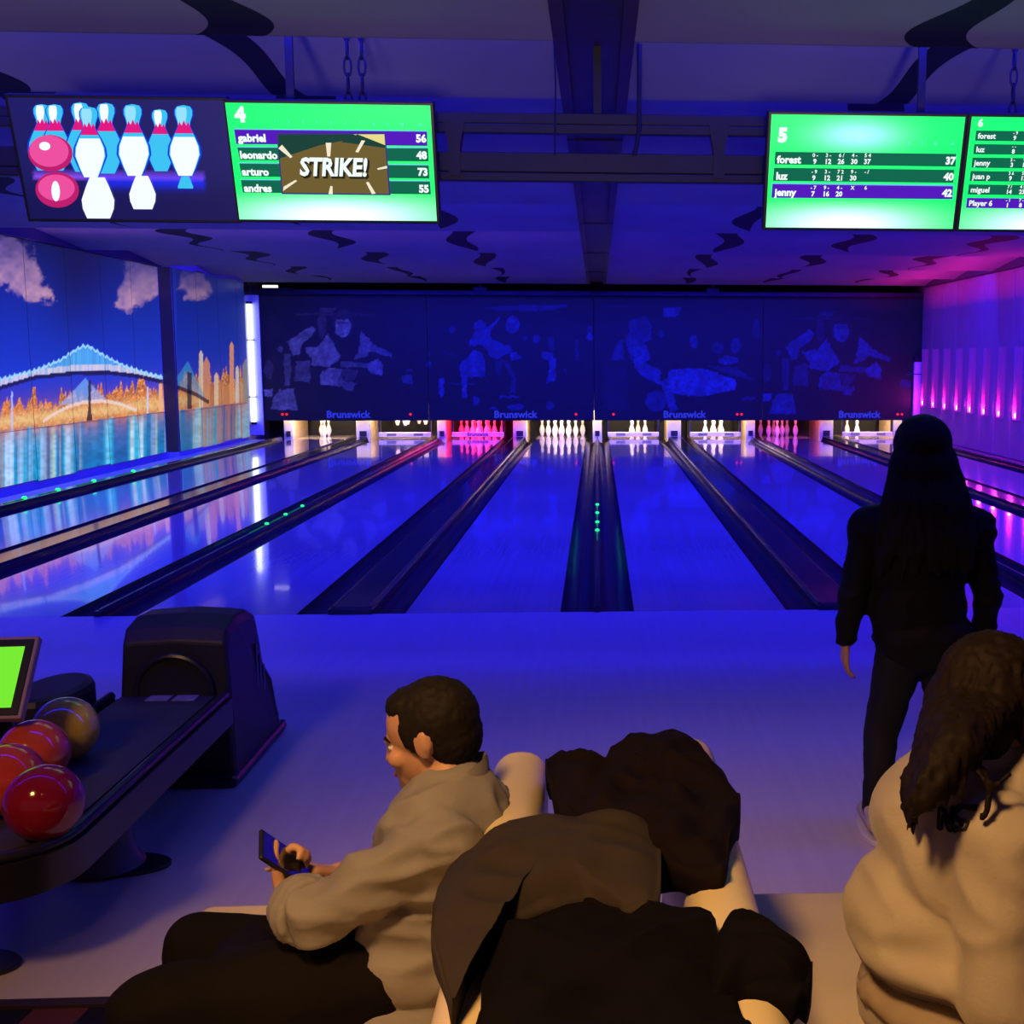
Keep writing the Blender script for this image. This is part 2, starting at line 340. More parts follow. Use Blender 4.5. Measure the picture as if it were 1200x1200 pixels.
# ================================================================ PIN END
M_wood = mat('kickback_wood', (.62,.46,.27), .5, noise_amt=.2, nscale=4, stretch=(1,1,4))
M_pale = mat('kickback_pale', (.62,.56,.45), .5, noise_amt=.1, nscale=5)
M_black = mat('black_matte', (.01,.01,.012), .7, noise_amt=.2, nscale=6)
posts = sorted([0.0]+[s*divs[k][0] for k in (1,2,3) for s in (-1,1)]+[-(LX+.16), LX+.16])
pl = ['at the foot of the white tube light', 'left of the second lane', 'left of the red lit pins', 'left of the full rack', 'in the middle of the hall', 'left of the five pins', 'right of the five pins', 'left of the two pins', 'at the far right by the lilac wall']
for i, xx in enumerate(posts):
    t = empty('kickback', (xx, 18.25, 0), 'pale wooden kickback partition beside the pin deck, '+pl[i], 'partition', 'kickback partitions')
    hw = .15 if abs(abs(xx)-divs[1][0]) < .01 or abs(abs(xx)-divs[3][0]) < .01 else .10
    obj('post', MB().box(xx-hw, xx+hw, 18.24, 18.42, -.12, .60), M_pale, t, bevel=.012)
    for s in (-1, 1):
        q = xx+s*(hw-.02); obj('side_panel', MB().box(min(q, q+s*.02), max(q, q+s*.02), 18.42, 19.6, -.12, .75), M_wood, t)
    obj('shelf_plate', MB().box(xx-hw*.5, xx+hw*.5, 18.222, 18.24, .04, .16), M_steel, t, bevel=.004)
def pin_mesh():
    prof = [(0,0),(.026,0),(.029,.004),(.036,.03),(.05,.07),(.0605,.114),(.058,.15),(.049,.19),(.035,.225),(.0255,.255),(.0235,.27),(.0245,.29),(.030,.315),(.0325,.342),(.0305,.36),(.023,.375),(.012,.381),(0,.382)]
    return MB().lathe(prof, 14).mesh('pin_body')
PIN = pin_mesh(); PIN.polygons.foreach_set('use_smooth', [True]*len(PIN.polygons)); PIN.materials.append(mat('pin_white', (.85,.83,.78), .3, spec=.5, noise_amt=.04, nscale=12))
BAND = MB().lathe([(.0262,.246),(.0248,.256),(.0242,.262),(.0246,.262),(.0255,.256),(.0268,.246)], 14).mesh('stripe'); BAND.materials.append(mat('pin_stripe', (.6,.02,.03), .3, noise_amt=.1, nscale=30))
S_ = .3048
RACK = {1:(0,0),2:(-.5,1),3:(.5,1),4:(-1,2),5:(0,2),6:(1,2),7:(-1.5,3),8:(-.5,3),9:(.5,3),10:(1.5,3)}
def pin(lx, n, label, group, z=0.0, dx=0, dy=0):
    a, b = RACK[n]; t = empty('bowling_pin', (lx+a*S_+dx, 18.29+b*.264+dy, z), label, 'bowling pin', group)
    for nm, me in (('pin_body', PIN), ('stripe', BAND)):
        o = bpy.data.objects.new(nm, me); COL.objects.link(o); o.parent = t
    return t
LC = [(a+b)/2 for a, b in lane_list]
posn = {1:'head pin at the front', 2:'left pin of the second row', 3:'right pin of the second row', 4:'left pin of the third row', 5:'middle pin of the third row', 6:'right pin of the third row', 7:'left corner pin of the back row', 8:'inner left pin of the back row', 9:'inner right pin of the back row', 10:'right corner pin of the back row'}
for n in RACK: pin(LC[3], n, 'white bowling pin in the full rack, '+posn[n], 'pins of the full rack')
for n, dx in ((5, -.05), (8, -.02), (9, -.17)): pin(LC[0], n, {5:'front', 8:'left', 9:'right'}[n]+' white bowling pin of the tight three pin group by the mural', 'three pins on the lane by the mural', dx=dx)
for n in RACK: pin(LC[2], n, 'bowling pin in red light behind the sweep bar, '+posn[n], 'red lit pins')
for n in (2,4,5,7,8,9,6): pin(LC[6], n, 'bowling pin in dim red light, '+posn[n], 'dim red lit pins on the right')
for k, n in enumerate((2,1,5,3,9)): pin(LC[5], n, ('leftmost','second','middle','fourth','rightmost')[k]+' white bowling pin of the five standing behind the sweep bar', 'five pins on the right half', z=0, dx=(k-2)*.02)
for k, n in enumerate((8,2)): pin(LC[7], n, ('left','right')[k]+' one of the two white bowling pins left of the rightmost lane', 'two pins on the rightmost lane', dx=(-.12,.0)[k])
for k, n in enumerate((1,5,9,6)): pin(LC[4], n, ('leftmost bright','second','third','rightmost dim')[k]+' bowling pin under the raised rack bar right of centre', 'four pins right of centre', dx=-.02)
for k, n in enumerate((2,5,1,9,6)): pin(LC[1], n, ('leftmost','second','middle','fourth','rightmost')[k]+' white bowling pin lifted by the pinsetter, only its foot showing', 'lifted pins on the second lane', z=.27, dx=(k-2)*.03)
M_bar = mat('sweep_bar_cream', (.72,.68,.58), .4, noise_amt=.06, nscale=6)
M_barlab = mat('sweep_bar_label', (.16,.15,.14), .5, noise_amt=.1, nscale=20)
M_ink = mat('dark_ink', (.03,.03,.05), .5)
for li, lb in ((1,'under the lifted pins'), (2,'with lettering in front of the red lit pins'), (4,'in front of the four pins right of centre'), (5,'in front of the five pins'), (7,'in front of the two pins')):
    t = empty('sweep_bar', (LC[li], 18.16, .03), 'cream horizontal pin sweep bar '+lb, 'sweep bar', 'sweep bars')
    bx0, bx1 = LC[li]-.56, LC[li]+.56
    obj('bar', MB().box(bx0, bx1, 18.14, 18.19, .035, .135), M_bar, t, bevel=.008)
    for s in (-1, 1): obj('arm', MB().box(LC[li]+s*.55-.02, LC[li]+s*.55+.02, 18.19, 18.26, .05, .5), M_steel, t)
    if li == 2: text('Brunswick', 'lettering', M_ink, t, Matrix.Translation((LC[li], 18.138, .085))@Matrix.Rotation(math.pi/2, 4, 'X'), .11, 'CENTER', .002)
    else:
        for s in (-.28, .3): obj('label_plate', MB().box(LC[li]+s-.1, LC[li]+s+.1, 18.134, 18.14, .055, .115), M_barlab, t)
setp(obj('pin_lifter', MB().box(LC[1]-.5, LC[1]+.5, 18.24, 19.2, .655, .75), M_steel, bevel=.01), 'steel pin lifting deck above the lifted pins', 'machine')
# pin deck lamps (hidden above the masking) and back curtains
for i, lx in enumerate(LC):
    col, e = ((1, .74, .44), 36)
    if i == 2: col, e = (1, .02, .06), 40
    if i == 6: col, e = (1, .10, .14), 10
    area('pin_deck_lamp', (lx, 18.10, .66), (0, .55, -1), 1.3, .08, col, e)
    setp(obj('pit_curtain', MB().box(lx-.52, lx+.52, 19.62, 19.65, -.12, .9), M_black), 'black pit curtain behind the pins, '+['leftmost lane','second lane','red lit lane','full rack lane','lane right of centre','five pin lane','dim red lane','two pin lane'][i], 'curtain', 'pit curtains')
setp(obj('pinsetter_housing', MB().box(-6.85, 7.05, 18.25, 19.99, .95, 3.0), M_black), 'black pinsetter housing behind the picture panels', 'housing')
# ================================================================ MASKING PANELS
MY = 18.0
mx0, mx1 = at(303, 420, Y=MY).x, at(1086, 420, Y=MY).x; mz0, mz1 = .43, 3.02
bounds = [mx0, at(501, 420, Y=MY).x, at(696, 420, Y=MY).x, at(894, 420, Y=MY).x, mx1]
Z6 = lambda p: (290+p[0]/4, 320+p[1]/4)
Z7 = lambda p: (490+p[0]/4, 320+p[1]/4)
Z8 = lambda p: (780+p[0]*.28333, 320+p[1]*.28333)
W1 = [([(185,325),(240,285),(300,245),(318,262),(300,300),(255,330),(240,385),(215,385)], .55),
      ([(265,350),(335,340),(380,285),(405,330),(440,400),(380,440),(300,430),(300,400)], .62),
      ([(530,275),(560,300),(590,335),(680,378),(672,395),(580,365),(548,395),(500,402),(520,370)], .55),
      ([(440,408),(560,425),(560,447),(440,440)], .35), ([(345,465),(380,440),(440,450),(452,530),(345,525)], .55),
      ([(555,430),(610,400),(636,432),(632,480),(570,462)], .8), ([(230,415),(292,405),(292,512),(218,505)], .3),
      ([(110,640),(130,570),(150,545),(215,545),(237,640)], .6), ([(75,545),(122,545),(115,580),(80,578)], .75),
      ([(170,380),(202,380),(202,530),(175,530)], .3), ([(450,505),(515,515),(490,557),(455,545)], .4),
      ([(440,450),(520,455),(500,500),(460,505)], .2), ([(725,480),(775,480),(772,518),(728,515)], .45), ([(745,452),(775,452),(775,462),(745,462)], .3),
      ([(225,188),(600,192),(600,200),(225,198)], .12), ([(340,165),(420,158),(400,185),(360,182)], .2)]
E1 = [((448,235),(50,68),.06), ((448,252),(36,52),.7), ((448,235),(30,8),.35), ((448,262),(5,14),.9), ((430,205),(40,16),.05), ((350,240),(20,70),.12), ((155,355),(12,14),.3), ((850,430),(10,16),.35), ((850,380),(5,10),.25), ((100,450),(22,45),.15), ((432,250),(6,4),-.1), ((465,250),(6,4),-.1), ((448,285),(12,4),.3)]
W2 = [([(235,320),(262,285),(290,230),(330,255),(380,203),(386,215),(335,275),(345,310),(400,340),(430,335),(442,365),(380,402),(340,395),(300,335),(245,345)], .6),
      ([(430,375),(460,370),(490,405),(432,408)], .8), ([(195,430),(260,365),(300,370),(312,425),(312,485),(200,485)], .7), ([(98,490),(122,488),(118,580),(100,578)], .9), ([(203,482),(230,482),(228,586),(208,586)], .85),
      ([(118,515),(270,517),(270,523),(118,521)], .3), ([(580,370),(635,370),(635,400),(582,405)], .7), ([(615,402),(645,402),(642,500),(600,522),(612,470)], .7), ([(612,300),(635,305),(640,365),(618,365)], .25),
      ([(300,160),(530,152),(700,150),(700,162),(530,180),(330,170)], .35), ([(735,310),(752,310),(752,410),(735,410)], .25), ([(360,410),(400,405),(385,480),(365,470)], .2), ([(395,405),(425,420),(465,500),(455,560),(430,570),(440,500),(415,440)], .25),
      ([(260,575),(285,580),(285,620),(258,618)], .6), ([(330,640),(350,620),(372,640)], .6), ([(380,572),(475,575),(475,585),(380,582)], .5), ([(120,360),(180,380),(170,395),(110,375)], .12)]
E2 = [((443,243),(35,40),.6), ((430,236),(6,4),-.15), ((456,236),(6,4),-.15), ((290,250),(30,28),.55), ((555,312),(16,20),.5), ((500,305),(10,12),.3), ((805,265),(12,18),.4), ((805,300),(15,18),.6), ((160,262),(16,20),.3), ((455,628),(42,16),.5), ((620,620),(20,22),.3), ((690,458),(4,12),.4), ((50,430),(12,16),.4)]
W3 = [([(985,220),(1040,205),(1090,230),(1092,310),(1060,330),(1060,400),(1000,410),(970,320),(990,270)], .42), ([(1010,345),(1070,335),(1090,400),(1060,420),(1135,455),(1138,522),(1060,492),(1012,440)], .7),
      ([(930,330),(960,310),(965,405),(905,405)], .4), ([(870,440),(980,440),(990,640),(870,640)], .07), ([(1150,160),(1210,160),(1210,205),(1150,205)], .5), ([(860,150),(1000,150),(1000,165),(860,162)], .1)]
E3 = [((1060,250),(32,44),.3), ((1140,285),(12,20),.25), ((1115,600),(50,48),.4)]
W3b = [([(15,400),(150,395),(290,440),(290,480),(150,510),(40,502),(0,482)], .95), ([(-20,450),(10,430),(50,560),(20,580)], .6), ([(175,385),(290,390),(370,445),(300,430)], .3), ([(0,140),(60,140),(58,175),(0,178)], .55)]
E3b = [((118,285),(14,28),.45), ((260,362),(42,18),.5), ((290,300),(22,32),.3), ((215,310),(26,24),.22), ((375,230),(14,40),.15), ((340,520),(30,10),.3)]
def mask_paint(P):
    px, py = pj(P); n = len(P); a = np.zeros(n)
    px = px+(vnoise2(px*.3,py*.3,51)-.5)*2.2; py = py+(vnoise2(px*.3,py*.3,52)-.5)*2.2
    def poly(L_, f, dx=0, dy=0, g=1.0):
        nonlocal a
        for pts, al in L_:
            q = [(f(p)[0]+dx, f(p)[1]+dy) for p in pts]; k = inpoly(px, py, q); a[k] = np.maximum(a[k], al*g)
    def el(L_, f, sc, dx=0, dy=0, g=1.0):
        nonlocal a
        for c, r, al in L_:
            cx, cy = f(c); k = ((px-cx-dx)/(r[0]*sc))**2+((py-cy-dy)/(r[1]*sc))**2 < 1
            a[k] = al*g if al > 0 else np.maximum(a[k]+al*2, 0)
    poly(W1, Z6); el(E1, Z6, .25)
    poly(W2, Z7); el(E2, Z7, .25); poly(W3, Z7); el(E3, Z7, .25); poly(W3b, Z8); el(E3b, Z8, .2833)
    poly(W1, Z6, 584, 5, 1.0); el(E1, Z6, .25, 584, 5, 1.0)
    tex = .15+1.3*(.3+.7*vnoise2(px*.45, py*.45, 3))*(.35+.65*vnoise2(px*.16, py*.16, 5)); a = a*tex+.02*vnoise2(px*.1, py*.14, 8)
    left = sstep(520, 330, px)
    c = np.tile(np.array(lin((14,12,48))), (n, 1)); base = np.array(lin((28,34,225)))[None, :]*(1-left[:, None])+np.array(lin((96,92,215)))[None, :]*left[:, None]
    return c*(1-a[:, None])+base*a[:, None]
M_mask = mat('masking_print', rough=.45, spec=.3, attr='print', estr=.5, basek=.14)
M_logo = glow('logo_blue', (45,55,235), .9); M_red = glow('indicator_red', (255,30,50), 1.3)
mlab = ['of a dark haired woman leaning forward, next to the tube light', 'of a bowler swinging an arm, left of centre', 'of a long haired bowler beside a pale shape, right of centre', 'of a woman leaning forward, next to the lilac wall']
leds = [[331, 336], [481, 675], [719], [864, 869, 1052, 1057]]; logos = [408, 604, 802, 1007]
leds = [[331, 336, 481], [675], [719, 864, 869], [1052, 1057]]
for i in range(4):
    a, b = bounds[i]+.006, bounds[i+1]-.006
    t = empty('masking_panel', ((a+b)/2, MY, mz0), 'dark blue printed panel '+mlab[i], 'masking panel', 'masking panels')
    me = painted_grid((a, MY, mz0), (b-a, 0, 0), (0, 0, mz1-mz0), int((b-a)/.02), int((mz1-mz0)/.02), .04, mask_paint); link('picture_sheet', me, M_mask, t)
    obj('frame_rail', MB().box(a, b, MY-.012, MY+.05, mz0-.03, mz0), M_black, t); obj('frame_rail', MB().box(a, b, MY-.012, MY+.05, mz1, mz1+.05), M_black, t)
    p = at(logos[i], 486, Y=MY-.01)
    text('Brunswick', 'lettering', M_logo, t, Matrix.Translation(p)@Matrix.Rotation(math.pi/2, 4, 'X'), .21, 'CENTER', .006, sx=1.05)
    for q in leds[i]:
        p = at(q, 485.5, Y=MY-.01); obj('indicator_light', MB().ell(p, (.028, .012, .028), n=10, m=6), M_red, t, smooth=True)
# carrier beam and rods
t = empty('masking_beam', (0, 17.93, 3.08), 'dark metal beam carrying the picture panels on four hanging rods', 'beam')
obj('beam_bar', MB().box(mx0-.15, mx1+.25, 17.88, 17.98, 3.07, 3.17), M_steel, t, bevel=.008)
for q in (288, 563, 835, 1097):
    p = at(q, 345, Y=17.93); obj('rod', MB().tube([(p.x, 17.93, 3.12), (p.x, 17.93, 3.66)], .035, 8), M_steel, t); obj('bracket', MB().box(p.x-.14, p.x+.14, 17.85, 18.0, 3.1, 3.24), M_steel, t, bevel=.01)
# white light beside the mask and pale post on the right
t = empty('tube_light', (at(296, 500, Y=17.9).x, 17.85, .25), 'tall glowing white tube light between the mural and the picture panels', 'tube light')
xl, xr = at(290, 420, Y=17.9).x, at(301, 420, Y=17.9).x; xm = (xl+xr)/2
obj('backplate', MB().box(xl-.02, xr+.08, 17.92, 17.96, .1, 3.05), mat('white_metal', (.7,.7,.68), .4, noise_amt=.05), t)
obj('tube', MB().tube([(xm-.01, 17.86, .38), (xm-.01, 17.86, 2.86)], .055, 12), glow('white_tube', (235,245,255), 2.6), t, smooth=True)
for z in (.33, 2.86): obj('socket', MB().tube([(xm-.01, 17.86, z), (xm-.01, 17.86, z+.05)], .062, 12), M_steel, t)
for z in (.9, 2.1): obj('clip', MB().box(xm-.08, xm+.06, 17.8, 17.93, z, z+.02), M_steel, t)
t = empty('work_light', (-6.9, 18.0, 3.2), 'small bright white batten lamp on top of the beam by the mural', 'lamp')
obj('housing', MB().box(-7.05, -6.4, 17.90, 17.97, 3.168, 3.2), M_steel, t); obj('diffuser', MB().box(-7.03, -6.72, 17.89, 17.97, 3.2, 3.255), glow('white_lamp', (255,240,225), 1.6), t, bevel=.01)
t = empty('end_post', (7.16-.13, 17.9, 0), 'pale post with a dark cap beside the lilac wall', 'post')
px0 = 6.93; px1 = 7.085
obj('shaft', MB().box(px0, px1, 17.86, 17.95, -.12, 1.68), mat('post_white', (.75,.7,.68), .5, noise_amt=.05), t, bevel=.01); obj('cap', MB().box(px0-.005, px1+.005, 17.85, 17.96, 1.68, 1.8), M_black, t, bevel=.01)
obj('band', MB().box(px0-.003, px1+.003, 17.855, 17.955, 1.4, 1.42), M_black, t)
# ================================================================ MURAL
CL = [([(0,272),(20,280),(34,292),(44,318),(54,338),(64,352),(36,353),(15,338),(-20,322),(-20,270)], .8), ([(150,306),(186,311),(187,345),(162,357),(150,364),(130,361),(140,342)], .8), ([(207,318),(240,318),(247,332),(246,348),(228,350),(208,340)], .55)]
def mural_paint(P):  # print colours also hold the lighting on the wall, shown by emission
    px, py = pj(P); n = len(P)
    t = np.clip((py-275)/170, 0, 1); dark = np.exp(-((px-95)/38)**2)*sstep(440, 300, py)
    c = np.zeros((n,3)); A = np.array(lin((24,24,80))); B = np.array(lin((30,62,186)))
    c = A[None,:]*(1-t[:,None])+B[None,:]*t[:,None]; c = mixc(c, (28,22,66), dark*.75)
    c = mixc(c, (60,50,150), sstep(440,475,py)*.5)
    nz = vnoise2(px*.09, py*.09, 1)*.6+vnoise2(px*.25, py*.25, 2)*.4
    for poly, al in CL:
        ys = [p[1] for p in poly]; low = sstep(min(ys), max(ys), py); k = np.zeros(n)
        for q in range(8):
            jx = px+(vnoise2(px*.12,py*.12,4)-.5)*12+(vnoise2(px*.4,py*.4,60+q)-.5)*9; jy = py+(vnoise2(px*.12,py*.12,6)-.5)*10+(vnoise2(px*.4,py*.4,80+q)-.5)*9
            k += inpoly(jx, jy, poly)/8.0
        c = mixc(c, (118,98,150), k*al*(.25+.75*nz)); c = mixc(c, (236,178,168), k*al*low*(.25+.75*nz))
    yb = 505-.118*px                                                       # shore line
    # skyline
    sk = yb-12-22*vnoise(px*.22,1)-14*vnoise(px*.6,2)-4*np.exp(-((px-190)/40)**2)
    city = (py > sk) & (py < yb); br = .5+.9*vnoise2(px*.5, py*.45, 11)*vnoise2(px*.2, py*.2, 12)*1.6
    cc = np.array(lin((236,128,40)))[None,:]*br[:,None]; cc = mixc(cc, (255,226,150), np.clip(vnoise2(px*.9,py*.9,13)*2.2-1.25,0,1)); cc = mixc(cc, (110,50,60), np.clip(vnoise2(px*.5,py*.5,15)*2-1.2,0,.8))
    c = np.where(city[:,None], cc, c)
    c = mixc(c, (255,150,60), np.exp(-np.clip(yb-22-py,0,99)/10)*.22*(py < yb)); c = mixc(c, (255,214,120), np.exp(-((py-yb+10)/8)**2)*(.35+.65*vnoise2(px*.5,py*.3,71))*(py < yb))
    for x0, x1, yt, rgb in ((233,238,410,(255,226,170)),(238,246,418,(240,160,90)),(251,256,436,(255,220,160)),(256,262,445,(230,150,80)),(269,274,400,(255,170,90)),(276,280,428,(235,225,190)),(284,292,420,(150,150,110)),(246,251,452,(210,130,60)),(262,269,450,(220,140,70)),(280,285,446,(230,160,90)),(186,190,447,(255,190,120)),(13,15,458,(190,210,240)),(172,174,452,(220,220,240))):
        k = (px > x0) & (px < x1) & (py > yt+(abs(px-(x0+x1)/2))*2) & (py < yb); c = np.where(k[:,None], mixc(c, rgb, .75+.25*vnoise2(px,py*.8,21)), c)
    # near bridge
    dx = np.array([-30,0,40,85,125,160,195,230,243,300]); dy = np.array([461,452,440,435,434,438,446,460,468,480]); deck = np.interp(px, dx, dy)
    ux = np.array([-30,0,40,70,88,97,105,118,140,165,192,215]); uy = np.array([449,443,433,421,409,404,405,413,425,434,441,448]); up = np.interp(px, ux, uy)+2.5*np.abs(np.sin(px*.55))
    m1 = (py > up) & (py < deck) & (px < 196); al = (.55+.45*vnoise(px*1.1,5))*sstep(0,8,py-up+3)
    c = np.where(m1[:,None], mixc(c, (96,196,226), al), c); c = np.where((m1 & (py > deck-7))[:,None], mixc(c, (255,226,200), .25+.6*vnoise(px*.6,91)), c)
    k = (np.abs(py-up) < 1.6) & (px < 196); c = np.where(k[:,None], mixc(c, (170,236,250), np.full(n,.9)), c)
    k = (py > deck) & (py < deck+5) & (px < 245); c = np.where(k[:,None], mixc(c, (34,24,40), np.full(n,.85)), c)
    # bridge beyond, pylons
    h2 = 443+np.abs(px-100)*1.05; k = (py > h2) & (py < yb-22) & (np.abs(px-100) < 32); c = np.where(k[:,None], mixc(c, (130,190,225), np.full(n,.6)), c)
    d2 = yb-22+((px-105)/40)**2*9; k = (np.abs(py-d2) < 2) & (np.abs(px-105) < 55); c = np.where(k[:,None], mixc(c, (255,230,190), np.full(n,.8)), c)
    k = (np.abs(px-105) < 1.6+np.clip(py-478,0,20)*.12) & (py > 446) & (py < yb); c = np.where(k[:,None], mixc(c, (52,24,20), np.full(n,.9)), c)
    h3 = 423+np.where(px < 220, (220-px)*1.5, (px-220)*2.1); k = (py > h3) & (py < deck) & (px > 200) & (px < 242); c = np.where(k[:,None], mixc(c, (70,180,200), np.full(n,.55)), c)
    k = (np.abs(px-222) < 2.6) & (py > 436) & (py < yb); c = np.where(k[:,None], mixc(c, (24,20,34), np.full(n,.85)), c)
    # water
    wt = py >= yb; wx = px*(1+(150-px)*.0012); s1 = vnoise(wx*.13,7); s2 = vnoise(wx*.24,8)*.75+vnoise(wx*.6,18)*.25; s3 = vnoise(wx*.06,9); d = py-yb
    wc = np.tile(np.array(lin((22,122,168))), (n,1)); wc = mixc(wc, (20,70,150), np.clip(s3*2-1,0,1)); wc = mixc(wc, (40,190,205), np.clip(s1*2.2-.9,0,1)); wc = mixc(wc, (222,240,240), np.clip(s2*1.6+s1*.6-1.25,0,1)); wc = mixc(wc, (228,222,140), np.clip(vnoise(px*.3,31)*3-2.3,0,1)*.9)
    wc = mixc(wc, (220,120,60), np.exp(-d/9)*np.clip(vnoise(px*.4,33)*1.6-.2,0,.9)); wc = wc*(.75+.45*vnoise2(px*.2,py*.35,40))[:,None]
    wr = mixc(wc, (190,130,110), np.clip(vnoise(px*.7,41)*1.6-.4,0,.8)); wc = np.where((px > 236)[:,None], wr, wc)
    c = np.where(wt[:,None], wc, c)
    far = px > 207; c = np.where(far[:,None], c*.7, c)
    return np.clip(c, 0, 1)
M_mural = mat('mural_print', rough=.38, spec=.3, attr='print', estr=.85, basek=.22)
mur = empty('wall_mural', (-XL, 9, .10), 'glossy city night mural with a lit suspension bridge on the left wall', 'mural')
MTOP = 3.285
def mural_seg(y0, y1, X):
    seams = []
    y = y0
    while y < y1-.2: seams.append((y, min(y+1.22, y1))); y += 1.22
    for a, b in seams:
        for z0, z1 in ((.10, .80), (.80, MTOP)):
            if z0 < .2: z0 = .10+.012*math.sin(a*2.1)
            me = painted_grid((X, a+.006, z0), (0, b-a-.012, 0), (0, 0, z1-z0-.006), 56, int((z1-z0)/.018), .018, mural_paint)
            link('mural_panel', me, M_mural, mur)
def mural_dir_fix():
    for o in mur.children: pass
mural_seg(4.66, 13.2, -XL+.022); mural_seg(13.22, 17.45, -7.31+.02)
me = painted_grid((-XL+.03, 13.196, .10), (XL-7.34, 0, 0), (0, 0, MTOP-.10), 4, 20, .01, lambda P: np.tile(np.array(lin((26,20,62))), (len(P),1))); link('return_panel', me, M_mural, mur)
M_glint = mat('chrome_glint', (.8,.8,.85), .15, metal=1, noise_amt=.05)  # bright metal bars stand in for the glints along the mural top
for y in (7.6, 9.9, 12.1, 14.6, 16.6): obj('top_glint_bar', MB().box(-XL if y < 13.2 else -7.31, (-XL if y < 13.2 else -7.31)+.05, y-.25, y+.25, MTOP-.005, MTOP+.02), M_glint, mur)
# ================================================================ RIGHT WALL: boards and uplights
M_up = glow('uplight_core', (255,190,235), 3.0)
M_trough = mat('uplight_trough', (.60,.22,.20), .45, noise_amt=.05)
for k in range(14):
    y0 = 17.9-.83*(k+1); o = obj('wall_board', MB().box(XW-.03, XW, y0+.012, y0+.818, .05, 3.27), M_wallr, bpy.data.objects['wall_right'], bevel=.006)
for k in range(9):
    yc = 17.9-.83*k-.42; zb = .80; n = 8
    t = empty('wall_uplight', (XW-.03, yc, zb), 'slim magenta uplight trough on the lilac wall, '+('nearest the pale post' if k == 0 else '%s out from the pale post' % ('second','third','fourth','fifth','sixth','seventh','eighth','ninth','tenth','eleventh','twelfth')[k-1]), 'wall light', 'uplights on the lilac wall')
    inn = [(XW-.03-.075*(1-math.sin(math.pi*j/n))-.004, yc-.085*math.cos(math.pi*j/n)) for j in range(n+1)]
    out = [(p[0]+.006 if 0 < j < n else p[0], p[1]+(.006 if j > n/2 else -.006)) for j, p in enumerate(inn)]
    mb = MB(); H0, H1 = zb-.05, zb+1.15
    vs = [(a, b, z) for z in (H0, H1) for a, b in inn]; fs = [(j, j+1, n+1+j+1, n+1+j) for j in range(n)]; mb.add(vs, fs)
    # side cheeks carry the trough on the board
    for s in (-1, 1): mb.box(XW-.105, XW-.03, yc+s*.088-.004, yc+s*.088+.004, H0, H1)
    obj('trough', mb, M_trough, t)
    obj('lamp_core', MB().box(XW-.095, XW-.055, yc-.055, yc+.055, zb-.04, zb+.04), M_up, t, bevel=.01)
    obj('end_cap', MB().box(XW-.11, XW-.03, yc-.09, yc+.09, zb-.09, zb-.045), M_wallr, t, bevel=.015)
    l = bpy.data.lights.new('uplight_lamp', 'POINT'); l.color = (1, .02, .75); l.energy = 7; l.shadow_soft_size = .03; lo = bpy.data.objects.new('uplight_lamp', l); COL.objects.link(lo); lo.location = (XW-.13, yc, zb+.06)
